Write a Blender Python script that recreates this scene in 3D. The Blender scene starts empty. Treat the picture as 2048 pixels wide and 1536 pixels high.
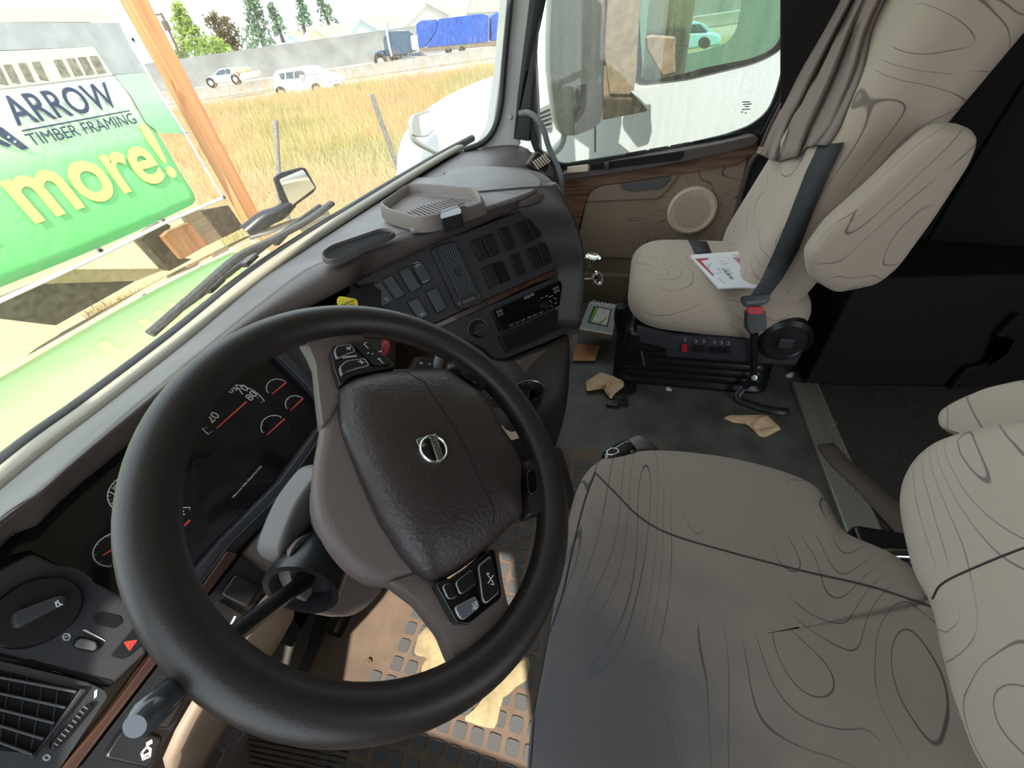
import bpy, bmesh, math, random
import numpy as np
from mathutils import Vector, Matrix, noise
random.seed(7); np.random.seed(7)
PI = math.pi
SC = bpy.context.scene
COL = SC.collection

# ------------------------------------------------------------ camera, sky, sun, exposure
FPX = 790.0
_N = Vector((125, 880, 790)).normalized()
_L = Vector((286, -758, 790)); _L = (_L - _N*_L.dot(_N)).normalized()
_F = -_N.cross(_L)
CAMPOS = Vector((0, 0, 1.15))
def cam2world(v): return Vector((_L.dot(v), _F.dot(v), -_N.dot(v)))
cam = bpy.data.cameras.new('camera'); camo = bpy.data.objects.new('camera', cam); COL.objects.link(camo)
cam.sensor_fit = 'HORIZONTAL'; cam.sensor_width = 36; cam.lens = 36*FPX/2048; cam.clip_start = .02; cam.clip_end = 600
_rx, _ry, _rz = cam2world(Vector((1, 0, 0))), cam2world(Vector((0, -1, 0))), cam2world(Vector((0, 0, -1)))
camo.matrix_world = Matrix(((_rx.x, _ry.x, _rz.x, CAMPOS.x), (_rx.y, _ry.y, _rz.y, CAMPOS.y), (_rx.z, _ry.z, _rz.z, CAMPOS.z), (0, 0, 0, 1)))
SC.camera = camo
SC.view_settings.view_transform = 'Standard'; SC.view_settings.look = 'None'; SC.view_settings.gamma = 1
SC.view_settings.use_curve_mapping = False
SC.view_settings.exposure = 0.9
wd = bpy.data.worlds.new('sky'); SC.world = wd; wd.use_nodes = True
bg = wd.node_tree.nodes['Background']; bg.inputs[0].default_value = (.80, .90, 1, 1); bg.inputs[1].default_value = 1.55
SUNDIR = Vector((-.633, -.25, 1)).normalized()
sl = bpy.data.lights.new('sun', 'SUN'); sl.energy = 4.2; sl.angle = math.radians(.8); sl.color = (1, .93, .80)
so = bpy.data.objects.new('sun', sl); COL.objects.link(so); so.rotation_euler = SUNDIR.to_track_quat('Z', 'Y').to_euler()

# ------------------------------------------------------------ helpers
def at(px, py, ax, val):                 # point of the place seen at a pixel, on the plane ax = val
    d = cam2world(Vector(((px-1024)/FPX, (py-768)/FPX, 1)))
    i = 'xyz'.index(ax)
    return CAMPOS + d*((val-CAMPOS[i])/d[i])
class Fr:                                # a flat working plane in the world
    def __init__(s, o, n, u=None):
        s.o = Vector(o); s.n = Vector(n).normalized()
        u = Vector(u) if u is not None else Vector((0, 0, 1)).cross(s.n)
        s.u = (u - s.n*u.dot(s.n)).normalized(); s.v = s.n.cross(s.u)
    def off(s, h): return Fr(s.o + s.n*h, s.n, s.u)
    def hit(s, px, py):
        d = cam2world(Vector(((px-1024)/FPX, (py-768)/FPX, 1)))
        p = CAMPOS + d*((s.o-CAMPOS).dot(s.n)/d.dot(s.n))
        return p
    def loc(s, p): q = p - s.o; return (q.dot(s.u), q.dot(s.v))
    def p(s, a, b, h=0): return s.o + s.u*a + s.v*b + s.n*h
    def l(s, px, py): return s.loc(s.hit(px, py))
def zm(ox, oy, k): return lambda *c: [(ox+x*k, oy+y*k) for x, y in c]
Z4 = zm(600, 250, .3189); ZA = zm(600, 600, .29297); ZB = zm(0, 1000, .3490); ZC = zm(400, 1050, .3418)
ZD = zm(150, 650, .2930); ZE = zm(1100, 450, .29297); ZF = zm(1400, 0, .3164); ZG = zm(1400, 700, .3164)
ZH = zm(1000, 0, .3418); ZI = zm(350, 0, .3418); ZJ = zm(0, 0, .3418); ZK = zm(1000, 850, .5117)

def tag(o, label=None, cat=None, group=None, kind=None):
    if label: o['label'] = label
    if cat: o['category'] = cat
    if group: o['group'] = group
    if kind: o['kind'] = kind
    return o
def empty(name, loc=(0, 0, 0), label=None, cat=None, group=None, kind=None):
    o = bpy.data.objects.new(name, None); COL.objects.link(o); o.location = loc; o.empty_display_size = .05
    return tag(o, label, cat, group, kind)
def link(name, me, m, parent=None, smooth=True):
    if m and not me.materials: me.materials.append(m)
    o = bpy.data.objects.new(name, me); COL.objects.link(o)
    if parent:
        o.parent = parent; o.matrix_parent_inverse = Matrix.Translation(-wloc(parent))
    if smooth: me.polygons.foreach_set('use_smooth', [True]*len(me.polygons))
    return o
def wloc(o):
    l = o.location.copy() if o.type == 'EMPTY' else Vector((0, 0, 0))
    return l
def obj(name, bm, m, parent=None, smooth=True, bevel=0, seg=2, auto=True):
    bmesh.ops.recalc_face_normals(bm, faces=bm.faces)
    me = bpy.data.meshes.new(name); bm.to_mesh(me); bm.free()
    o = link(name, me, m, parent, smooth)
    if bevel:
        b = o.modifiers.new('b', 'BEVEL'); b.width = bevel; b.segments = seg; b.limit_method = 'ANGLE'; b.angle_limit = .6; b.harden_normals = True
    elif smooth and auto:
        w = o.modifiers.new('w', 'WEIGHTED_NORMAL') if False else None
        me.set_sharp_from_angle(angle=math.radians(40))
    return o
def subsurf(o, n=2):
    s = o.modifiers.new('s', 'SUBSURF'); s.levels = n; s.render_levels = n; return o
def roundpoly(pts, r, seg=4):
    out = []; n = len(pts)
    for i in range(n):
        p, a, b = Vector(pts[i]), Vector(pts[i-1]), Vector(pts[(i+1) % n])
        ra = min(r, (a-p).length*.45); rb = min(r, (b-p).length*.45)
        A = p+(a-p).normalized()*ra; B = p+(b-p).normalized()*rb
        for k in range(seg+1):
            t = k/seg; out.append(A*(1-t)**2+p*2*t*(1-t)+B*t*t)
    return out
def prism_bm(bm, pts, vec):
    a = [bm.verts.new(p) for p in pts]; b = [bm.verts.new(Vector(p)+Vector(vec)) for p in pts]
    n = len(pts); bm.faces.new(a); bm.faces.new(list(reversed(b)))
    for i in range(n): bm.faces.new((a[i], b[i], b[(i+1) % n], a[(i+1) % n]))
    return bm
def prism(name, pts, vec, m, parent=None, bevel=0, r=0, smooth=True):
    if r: pts = roundpoly(pts, r)
    return obj(name, prism_bm(bmesh.new(), pts, vec), m, parent, smooth, bevel)
def plate(name, fr, px, h0, h1, m, parent=None, bevel=.0015, r=0):      # outline on a plane, with thickness
    pts = [fr.hit(*q) for q in px]
    if r: pts = roundpoly(pts, r)
    pts = [p+fr.n*h0 for p in pts]
    return prism(name, pts, fr.n*(h1-h0), m, parent, bevel)
def pillow(name, fr, px, prof, m, parent=None, r=.02, cen=None, sub=0):   # domed body over an outline; prof = [(scale, height)]
    pts = [fr.hit(*q) for q in px]
    if r: pts = roundpoly(pts, r, 5)
    c = sum(pts, Vector())/len(pts) if cen is None else fr.hit(*cen)
    bm = bmesh.new(); rows = []
    for s, h in prof: rows.append([bm.verts.new(c+(p-c)*s+fr.n*h) for p in pts])
    n = len(pts)
    for A, B in zip(rows, rows[1:]):
        for i in range(n): bm.faces.new((A[i], A[(i+1) % n], B[(i+1) % n], B[i]))
    bm.faces.new(rows[-1]); bm.faces.new(list(reversed(rows[0])))
    o = obj(name, bm, m, parent, auto=True)
    if sub: subsurf(o, sub)
    return o
def box(name, c, h, m, parent=None, bevel=0, rot=None):
    bm = bmesh.new(); bmesh.ops.create_cube(bm, size=2)
    M = Matrix.Translation(Vector(c)) @ (rot.to_4x4() if rot else Matrix()) @ Matrix.Diagonal((*h, 1))
    bm.transform(M); return obj(name, bm, m, parent, smooth=bool(bevel), bevel=bevel)
def catmull(pts, n=8, closed=False):
    P = [Vector(p) for p in pts]; out = []; N = len(P)
    rng = N if closed else N-1
    for i in range(rng):
        p0 = P[(i-1) % N] if closed or i else P[0]*2-P[1]
        p1, p2 = P[i], P[(i+1) % N]
        p3 = P[(i+2) % N] if closed or i < N-2 else P[-1]*2-P[-2]
        for k in range(n):
            t = k/n
            out.append(.5*((2*p1)+(p2-p0)*t+(2*p0-5*p1+4*p2-p3)*t*t+(-p0+3*p1-3*p2+p3)*t**3))
    if not closed: out.append(P[-1])
    return out
def tube_bm(bm, pts, rad, closed=False, seg=12, smoothn=0, flat=1):
    if smoothn: pts = catmull(pts, smoothn, closed)
    pts = [Vector(p) for p in pts]; N = len(pts); rings = []
    rads = rad if isinstance(rad, (list, tuple)) else None
    up = None
    for i, p in enumerate(pts):
        t = (pts[(i+1) % N]-pts[i-1]) if closed else (pts[min(i+1, N-1)]-pts[max(i-1, 0)])
        t.normalize()
        if up is None: up = Vector((0, 0, 1)) if abs(t.z) < .9 else Vector((1, 0, 0))
        a = (up - t*up.dot(t)).normalized(); b = t.cross(a); up = a
        if rads: f = i/(N-1)*(len(rads)-1); k = min(int(f), len(rads)-2); r = rads[k]+(rads[k+1]-rads[k])*(f-k)
        else: r = rad
        rings.append([bm.verts.new(p+(a*math.cos(q)+b*math.sin(q)*flat)*r) for q in [2*PI*j/seg for j in range(seg)]])
    M = N if closed else N-1
    for i in range(M):
        A, B = rings[i], rings[(i+1) % N]
        if closed and i == N-1:   # match twist
            d = min(range(seg), key=lambda k: (B[k].co-A[0].co).length); B = B[d:]+B[:d]
        for j in range(seg): bm.faces.new((A[j], A[(j+1) % seg], B[(j+1) % seg], B[j]))
    if not closed: bm.faces.new(list(reversed(rings[0]))); bm.faces.new(rings[-1])
    return bm
def tube(name, pts, rad, m, parent=None, closed=False, seg=12, smoothn=0, flat=1):
    return obj(name, tube_bm(bmesh.new(), pts, rad, closed, seg, smoothn, flat), m, parent)
def lathe(name, o, axis, prof, m, parent=None, seg=40, u=None):     # prof = [(radius, height along axis)]
    fr = Fr(o, axis, u if u else (Vector((1, 0, 0)) if abs(Vector(axis).normalized().x) < .9 else Vector((0, 1, 0))))
    bm = bmesh.new(); rows = []
    for r, h in prof:
        rows.append([bm.verts.new(fr.p(r*math.cos(a), r*math.sin(a), h)) for a in [2*PI*k/seg for k in range(seg)]])
    for A, B in zip(rows, rows[1:]):
        for i in range(seg): bm.faces.new((A[i], A[(i+1) % seg], B[(i+1) % seg], B[i]))
    if prof[0][0] > 1e-5: bm.faces.new(list(reversed(rows[0])))
    if prof[-1][0] > 1e-5: bm.faces.new(rows[-1])
    bmesh.ops.remove_doubles(bm, verts=bm.verts, dist=1e-6)
    return obj(name, bm, m, parent)
def sheet(name, rows, m, parent=None, thick=0, sub=0, off=-1, smooth=True):
    bm = bmesh.new(); R = [[bm.verts.new(p) for p in r] for r in rows]
    for A, B in zip(R, R[1:]):
        for i in range(len(A)-1): bm.faces.new((A[i], A[i+1], B[i+1], B[i]))
    bmesh.ops.recalc_face_normals(bm, faces=bm.faces)
    me = bpy.data.meshes.new(name); bm.to_mesh(me); bm.free()
    o = link(name, me, m, parent, smooth)
    if sub: subsurf(o, sub)
    if thick:
        s = o.modifiers.new('t', 'SOLIDIFY'); s.thickness = thick; s.offset = off
    return o
def softbox(name, c, h, r, m, parent=None, N=14, deform=None, rot=None):
    bm = bmesh.new(); bmesh.ops.create_cube(bm, size=2)
    bmesh.ops.subdivide_edges(bm, edges=bm.edges, cuts=N, use_grid_fill=True)
    h = Vector(h); c = Vector(c); rr = r if isinstance(r, (tuple, list)) else (r, r, r)
    for v in bm.verts:
        q = Vector([math.sin(x*PI/2)*.35+x*.65 for x in v.co])
        p = Vector([q[i]*h[i] for i in range(3)])
        inn = Vector([max(-(h[i]-rr[i]), min(h[i]-rr[i], p[i])) for i in range(3)])
        d = Vector([(p[i]-inn[i])/rr[i] for i in range(3)])
        if d.length > 1e-6: d.normalize()
        p = inn+Vector([d[i]*rr[i] for i in range(3)])
        if deform: p = deform(p, h)
        if rot: p = rot @ p
        v.co = c+p
    return subsurf(obj(name, bm, m, parent, auto=False), 1)
def text(name, s, fr, p0, p1, m, parent=None, h=.0006, ext=.0003, bold=0, align=None, shear=0):
    cu = bpy.data.curves.new(name, 'FONT'); cu.body = s; cu.extrude = 1e-3; cu.offset = bold; cu.shear = shear; cu.resolution_u = 4
    o = bpy.data.objects.new(name, cu); COL.objects.link(o)
    bpy.context.view_layer.update()
    me = bpy.data.meshes.new_from_object(o.evaluated_get(bpy.context.evaluated_depsgraph_get()))
    bpy.data.objects.remove(o)
    vs = np.array([v.co[:] for v in me.vertices]); x0, x1 = vs[:, 0].min(), vs[:, 0].max()
    A, B = (fr.hit(*p0), fr.hit(*p1)) if len(p0) == 2 else (Vector(p0), Vector(p1))
    L = (B-A).length; k = L/(x1-x0); X = (B-A).normalized(); Z = fr.n; Y = Z.cross(X)
    vy = align if align else 1
    for v in me.vertices:
        q = v.co; v.co = A+X*((q.x-x0)*k)+Y*(q.y*k*vy)+Z*(h+q.z/1e-3*ext)
    return link(name, me, m, parent, smooth=False)
def strokes(name, fr, segs, w, m, parent=None, h=.0006):         # drawn line marks on a plane (pixel polylines)
    bm = bmesh.new()
    for pl in segs:
        P = [fr.hit(*q)+fr.n*h for q in pl]
        for a, b in zip(P, P[1:]):
            d = (b-a).normalized(); s = fr.n.cross(d)*w/2
            f = [bm.verts.new(q) for q in (a-s-d*w*.3, b-s+d*w*.3, b+s+d*w*.3, a+s-d*w*.3)]
            bm.faces.new(f)
    return obj(name, bm, m, parent, smooth=False)
def arcpx(cx, cy, rx, ry, a0, a1, n=16):
    return [(cx+rx*math.cos(math.radians(a0+(a1-a0)*k/n)), cy-ry*math.sin(math.radians(a0+(a1-a0)*k/n))) for k in range(n+1)]

# ------------------------------------------------------------ materials
MATS = {}
def mat(name, col, rough=.6, metal=0, bump=0, bscale=200, var=0, vscale=6, spec=.5, coat=0, kind='noise', emit=0, tint=None, sheen=0):
    if name in MATS: return MATS[name]
    m = bpy.data.materials.new(name); m.use_nodes = True; nt = m.node_tree; b = nt.nodes['Principled BSDF']
    b.inputs['Base Color'].default_value = (*col, 1); b.inputs['Roughness'].default_value = rough; b.inputs['Metallic'].default_value = metal
    b.inputs['Specular IOR Level'].default_value = spec; b.inputs['Coat Weight'].default_value = coat
    b.inputs['Sheen Weight'].default_value = sheen
    tc = nt.nodes.new('ShaderNodeTexCoord')
    if bump:
        t = nt.nodes.new('ShaderNodeTexVoronoi' if kind == 'voronoi' else 'ShaderNodeTexNoise'); t.inputs['Scale'].default_value = bscale
        nt.links.new(tc.outputs['Object'], t.inputs['Vector'])
        bp = nt.nodes.new('ShaderNodeBump'); bp.inputs['Strength'].default_value = bump; bp.inputs['Distance'].default_value = .001
        nt.links.new(t.outputs[0], bp.inputs['Height']); nt.links.new(bp.outputs[0], b.inputs['Normal'])
    if var:
        t = nt.nodes.new('ShaderNodeTexNoise'); t.inputs['Scale'].default_value = vscale; t.inputs['Detail'].default_value = 6
        nt.links.new(tc.outputs['Object'], t.inputs['Vector'])
        cr = nt.nodes.new('ShaderNodeValToRGB'); cr.color_ramp.elements[0].position = .3; cr.color_ramp.elements[1].position = .7
        c2 = tint if tint else tuple(min(1, x*(1+var)) for x in col)
        cr.color_ramp.elements[0].color = (*[x*(1-var) for x in col], 1) if not tint else (*col, 1); cr.color_ramp.elements[1].color = (*c2, 1)
        nt.links.new(t.outputs[0], cr.inputs[0]); nt.links.new(cr.outputs[0], b.inputs['Base Color'])
    MATS[name] = m; return m
def N(nt, t, **kw):
    n = nt.nodes.new(t)
    for k, v in kw.items():
        if k in n.inputs: n.inputs[k].default_value = v
        else: setattr(n, k, v)
    return n
def fabric(name, col, line, scale=3.2, freq=9, dirt=None, dirtcol=(.12, .12, .125), stretch=(1, 1, 1)):
    m = mat(name, col, .92, bump=.35, bscale=900, sheen=.15); nt = m.node_tree; b = nt.nodes['Principled BSDF']; L = nt.links.new
    tc = N(nt, 'ShaderNodeTexCoord'); mp = N(nt, 'ShaderNodeMapping'); mp.inputs['Scale'].default_value = stretch; L(tc.outputs['Object'], mp.inputs[0])
    n = N(nt, 'ShaderNodeTexNoise', Scale=scale, Detail=1.2, Distortion=.6); L(mp.outputs[0], n.inputs['Vector'])
    mu = N(nt, 'ShaderNodeMath', operation='MULTIPLY'); mu.inputs[1].default_value = freq; L(n.outputs[0], mu.inputs[0])
    fr = N(nt, 'ShaderNodeMath', operation='FRACT'); L(mu.outputs[0], fr.inputs[0])
    su = N(nt, 'ShaderNodeMath', operation='SUBTRACT'); su.inputs[1].default_value = .5; L(fr.outputs[0], su.inputs[0])
    ab = N(nt, 'ShaderNodeMath', operation='ABSOLUTE'); L(su.outputs[0], ab.inputs[0])
    mr = N(nt, 'ShaderNodeMapRange'); mr.inputs[1].default_value = .012; mr.inputs[2].default_value = .035; mr.inputs[3].default_value = 1; mr.inputs[4].default_value = 0; L(ab.outputs[0], mr.inputs[0])
    n2 = N(nt, 'ShaderNodeTexNoise', Scale=5, Detail=2); L(tc.outputs['Object'], n2.inputs['Vector'])
    m2 = N(nt, 'ShaderNodeMapRange'); m2.inputs[1].default_value = .42; m2.inputs[2].default_value = .5; L(n2.outputs[0], m2.inputs[0])
    mm = N(nt, 'ShaderNodeMath', operation='MULTIPLY'); L(mr.outputs[0], mm.inputs[0]); L(m2.outputs[0], mm.inputs[1])
    mx = N(nt, 'ShaderNodeMix', data_type='RGBA'); mx.inputs[6].default_value = (*col, 1); mx.inputs[7].default_value = (*line, 1)
    last = mx.outputs[2]; L(mm.outputs[0], mx.inputs[0])
    if dirt:     # worn, soiled area around a centre: (x, y, radius)
        sp = N(nt, 'ShaderNodeSeparateXYZ'); L(tc.outputs['Object'], sp.inputs[0])
        cx = N(nt, 'ShaderNodeCombineXYZ'); L(sp.outputs[0], cx.inputs[0]); L(sp.outputs[1], cx.inputs[1])
        ds = N(nt, 'ShaderNodeVectorMath', operation='DISTANCE'); ds.inputs[1].default_value = (dirt[0], dirt[1], 0); L(cx.outputs[0], ds.inputs[0])
        n3 = N(nt, 'ShaderNodeTexNoise', Scale=9, Detail=7); L(tc.outputs['Object'], n3.inputs['Vector'])
        ad = N(nt, 'ShaderNodeMath', operation='MULTIPLY_ADD'); ad.inputs[1].default_value = .35; L(n3.outputs[0], ad.inputs[0]); L(ds.outputs[1], ad.inputs[2])
        dr = N(nt, 'ShaderNodeMapRange'); dr.inputs[1].default_value = dirt[2]*.5+.12; dr.inputs[2].default_value = dirt[2]+.2; dr.inputs[3].default_value = .9; dr.inputs[4].default_value = 0
        L(ad.outputs[0], dr.inputs[0])
        m3 = N(nt, 'ShaderNodeMix', data_type='RGBA'); m3.inputs[7].default_value = (*dirtcol, 1); L(last, m3.inputs[6]); L(dr.outputs[0], m3.inputs[0]); last = m3.outputs[2]
    L(last, b.inputs['Base Color']); return m
def wood(name, c1, c2, axis, scale=30, rough=.45, coat=.3):
    m = mat(name, c1, rough, coat=coat); nt = m.node_tree; b = nt.nodes['Principled BSDF']; L = nt.links.new
    tc = N(nt, 'ShaderNodeTexCoord'); mp = N(nt, 'ShaderNodeMapping'); s = [scale]*3; s['xyz'.index(axis)] = scale*.06; mp.inputs['Scale'].default_value = s
    n = N(nt, 'ShaderNodeTexNoise', Scale=1, Detail=5); L(tc.outputs['Object'], mp.inputs[0]); L(mp.outputs[0], n.inputs['Vector'])
    cr = N(nt, 'ShaderNodeValToRGB'); cr.color_ramp.elements[0].position = .35; cr.color_ramp.elements[1].position = .65
    cr.color_ramp.elements[0].color = (*c1, 1); cr.color_ramp.elements[1].color = (*c2, 1); L(n.outputs[0], cr.inputs[0]); L(cr.outputs[0], b.inputs['Base Color'])
    return m
def glass(name, dirt=0, tint=(1, 1, 1), streak=(60, 60, 3), refl=.06, dirtcol=(.75, .68, .55)):
    m = bpy.data.materials.new(name); m.use_nodes = True; nt = m.node_tree; nt.nodes.clear(); L = nt.links.new
    out = N(nt, 'ShaderNodeOutputMaterial'); tr = N(nt, 'ShaderNodeBsdfTransparent'); tr.inputs[0].default_value = (*tint, 1)
    gl = N(nt, 'ShaderNodeBsdfGlossy'); gl.inputs['Roughness'].default_value = .02
    lw = N(nt, 'ShaderNodeLayerWeight'); lw.inputs[0].default_value = .5
    pw = N(nt, 'ShaderNodeMath', operation='POWER'); L(lw.outputs['Facing'], pw.inputs[0]); pw.inputs[1].default_value = 5
    fz = N(nt, 'ShaderNodeMath', operation='MULTIPLY_ADD'); L(pw.outputs[0], fz.inputs[0]); fz.inputs[1].default_value = .6; fz.inputs[2].default_value = refl*.6
    mx = N(nt, 'ShaderNodeMixShader'); L(fz.outputs[0], mx.inputs[0]); L(tr.outputs[0], mx.inputs[1]); L(gl.outputs[0], mx.inputs[2])
    last = mx.outputs[0]
    if dirt:
        df = N(nt, 'ShaderNodeBsdfDiffuse'); df.inputs[0].default_value = (*dirtcol, 1)
        ts = N(nt, 'ShaderNodeBsdfTranslucent'); ts.inputs[0].default_value = (*dirtcol, 1)
        ma = N(nt, 'ShaderNodeMixShader'); ma.inputs[0].default_value = .5; L(df.outputs[0], ma.inputs[1]); L(ts.outputs[0], ma.inputs[2])
        tc = N(nt, 'ShaderNodeTexCoord'); mp = N(nt, 'ShaderNodeMapping'); mp.inputs['Scale'].default_value = streak; L(tc.outputs['Object'], mp.inputs[0])
        n1 = N(nt, 'ShaderNodeTexNoise', Scale=1, Detail=6); L(mp.outputs[0], n1.inputs['Vector'])
        n2 = N(nt, 'ShaderNodeTexNoise', Scale=120, Detail=2); L(tc.outputs['Object'], n2.inputs['Vector'])
        mu = N(nt, 'ShaderNodeMath', operation='MULTIPLY'); L(n1.outputs[0], mu.inputs[0]); L(n2.outputs[0], mu.inputs[1])
        mr = N(nt, 'ShaderNodeMapRange'); mr.inputs[1].default_value = .18; mr.inputs[2].default_value = .40; mr.inputs[3].default_value = dirt*.12; mr.inputs[4].default_value = dirt; L(mu.outputs[0], mr.inputs[0])
        m2 = N(nt, 'ShaderNodeMixShader'); L(mr.outputs[0], m2.inputs[0]); L(last, m2.inputs[1]); L(ma.outputs[0], m2.inputs[2]); last = m2.outputs[0]
    L(last, out.inputs[0]); MATS[name] = m; return m

M_DASH = mat('dash_brown', (.10, .078, .070), .5, bump=.35, bscale=350, kind='voronoi')
M_DASHTOP = mat('dash_top_grey', (.17, .155, .145), .55, bump=.4, bscale=300, kind='voronoi', var=.15, vscale=12)
M_PANEL = mat('panel_charcoal', (.032, .032, .037), .5, bump=.2, bscale=500, var=.2, vscale=15)
M_BLACK = mat('black_plastic', (.010, .010, .012), .32, bump=.05, bscale=400)
M_GLOSS = mat('gloss_black', (.006, .006, .008), .12, coat=.5)
M_VOID = mat('void_black', (.004, .004, .004), .9)
M_RIM = mat('rim_leather', (.022, .017, .016), .42, bump=.09, bscale=420, kind='voronoi')
M_HUB = mat('hub_brown', (.040, .029, .028), .42, bump=.45, bscale=230, kind='voronoi')
M_SHELL = mat('shell_brown', (.16, .125, .115), .5, bump=.3, bscale=420, kind='voronoi')
M_GREY = mat('grey_plastic', (.12, .12, .12), .5, bump=.1, bscale=500)
M_CHROME = mat('chrome', (.8, .8, .8), .12, 1)
M_SILVER = mat('silver', (.55, .56, .52), .28, 1)
M_WHITEMARK = mat('white_marking', (.65, .65, .65), .5)
M_MARKDIM = mat('dim_marking', (.35, .36, .34), .5)
M_RED = mat('red_marking', (.75, .05, .035), .5)
M_REDK = mat('red_knob', (.45, .015, .02), .4)
M_YEL = mat('yellow_knob', (.80, .62, .03), .45)
M_TAN = mat('door_tan', (.33, .245, .18), .6, bump=.2, bscale=300)
M_TANL = mat('speaker_tan', (.78, .62, .46), .55)
M_TANDK = mat('door_lower', (.25, .19, .14), .6, bump=.2, bscale=300)
M_WOOD = wood('wood_trim', (.11, .05, .03), (.30, .16, .09), 'y', 60)
M_WOODX = wood('wood_trim_x', (.035, .014, .008), (.10, .045, .025), 'x', 60, .3)
M_FAB = fabric('seat_fabric', (.43, .345, .27), (.17, .13, .105), scale=2.6, freq=17)
M_FABD = fabric('door_fabric', (.36, .265, .19), (.12, .085, .065), scale=4.2, freq=16)
M_FABW = fabric('driver_fabric', (.25, .20, .165), (.06, .055, .053), scale=2.6, freq=19, dirt=(.10, -.02, .23), dirtcol=(.10, .098, .105), stretch=(.8, 1.9, 1))
M_FABL = fabric('driver_back_fabric', (.46, .385, .31), (.17, .15, .14), scale=2.8, freq=17, stretch=(.7, 1.7, 1.7))
M_CURT = mat('curtain_cloth', (.24, .185, .16), .85, bump=.3, bscale=600)
M_BELT = mat('belt_black', (.026, .027, .031), .7, bump=.6, bscale=700)
M_FLOOR = mat('rubber_floor', (.105, .10, .088), .52, bump=.3, bscale=300, var=.35, vscale=9)
M_CARPET = mat('carpet', (.034, .028, .023), 1, bump=.9, bscale=500, var=.3, vscale=60)
M_DARKW = mat('sleeper_dark', (.016, .013, .012), .8, spec=.15, bump=.3, bscale=300)
M_ALU = mat('aluminium_strip', (.42, .40, .35), .4, .6, bump=.1, bscale=300)
M_PAPERB = mat('kraft_paper', (.80, .56, .34), .8, bump=.3, bscale=60)
M_WHITE = mat('white_paint', (.62, .65, .69), .3, coat=.3)
M_PILLAR = mat('pillar_grey', (.50, .49, .43), .6, bump=.1, bscale=300)
M_RUBBER = mat('seal_black', (.012, .012, .012), .5)
M_MIRROR = mat('mirror_glass', (.85, .87, .9), .03, 1)
M_CONC = mat('concrete', (.25, .24, .22), .9, var=.15, vscale=2)

# ------------------------------------------------------------ cab structure
def S(o): o['kind'] = 'structure'; return o
FLOOR = Fr((0, 0, 0), (0, 0, 1), (1, 0, 0))
S(box('floor', (.75, -.2, -.02), (1.25, 1.05, .02), M_FLOOR))
# toe board rising under the dash and the left side wall
S(prism('wall_front', [(-.45, .86, 0), (2.0, .86, 0), (2.0, 1.1, .45), (2.0, 1.16, .45), (2.0, .92, -.04), (-.45, .92, -.04), (-.45, 1.16, .45), (-.45, 1.1, .45)][:2]+[(2.0, 1.1, .5), (-.45, 1.1, .5)], (0, .05, -.01), M_TANDK))
# driver's side: unseen door panel and pillars; added panels and header narrow the window to shape the sun
def wallbox(name, x0, x1, y0, y1, z0, z1, m): return S(box(name, ((x0+x1)/2, (y0+y1)/2, (z0+z1)/2), ((x1-x0)/2, (y1-y0)/2, (z1-z0)/2), m))
wallbox('wall_left', -.42, -.36, -1.2, 1.0, -.04, .66, M_TAN)
wallbox('sun_block_1', -.42, -.36, -1.2, -.10, .66, 1.0, M_TAN)
wallbox('sun_block_2', -.42, -.36, -1.2, -.10, 1.0, 1.75, M_DARKW)  # added panels over the window's rear part, blocking sun
wallbox('trim_3', -.42, -.36, .40, .55, .66, 1.75, M_PILLAR)
ceil = S(box('ceiling', (.8, -.80, 1.78), (1.2, 1.07, .03), M_PILLAR))
wallbox('sun_block_3', -.42, -.36, -.10, .40, 1.42, 1.75, M_PILLAR)  # header added to keep sun off the steering wheel
S(box('sun_block_10', (1.99, .66, .34), (.035, .26, .38), M_TANDK))
# unseen exterior visor, added to keep sun off the dash top
v = prism('sun_block_visor', [(-.42, .24, 1.60), (2.02, .24, 1.60), (1.9, .58, 1.50), (.8, .68, 1.5), (-.3, .58, 1.50)], (0, 0, .03), M_WHITE, bevel=.005)
tag(v, 'unseen white visor added above the windshield to shade the dash', 'added visor')

# passenger side wall and door, x = 1.95
XW = 1.95
DF = Fr((XW, 0, .5), (-1, 0, 0), (0, -1, 0))    # faces the cab, u towards the rear
door = empty('door_1', (XW, -.1, 0)); S(door)
win_px = [(1082, -60), (1080, 30), (1064, 190), (1062, 240), (1082, 300), (1124, 327), (1200, 315), (1350, 291), (1450, 268), (1500, 250), (1535, 222), (1552, 180), (1570, 110), (1600, 0), (1612, -60)]
# window surround: wall with a hole built as a ring between the opening and the wall edge
opening = [DF.hit(*p) for p in win_px]
opening = [opening[0]+Vector((0, .0, .35))] + opening + [opening[-1]+Vector((0, .0, .35))]
def ringwall(name, fr, inner, outer, h0, h1, m, parent=None, bevel=0):
    bm = bmesh.new(); n = len(inner)
    V = [[bm.verts.new(p+fr.n*h) for p in ring] for ring, h in ((inner, h0), (outer, h0), (outer, h1), (inner, h1))]
    for a in range(4):
        A, B = V[a], V[(a+1) % 4]
        for i in range(n): bm.faces.new((A[i], A[(i+1) % n], B[(i+1) % n], B[i]))
    return obj(name, bm, m, parent, True, bevel)
oi = roundpoly(opening, .03, 4); c = sum(oi, Vector())/len(oi)
def outer_of(p, k=.026):
    d = (p-c); d.x = 0; return p+d.normalized()*k
ringwall('window_seal', DF, oi, [outer_of(p) for p in oi], .0, .02, M_RUBBER, door)
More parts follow.
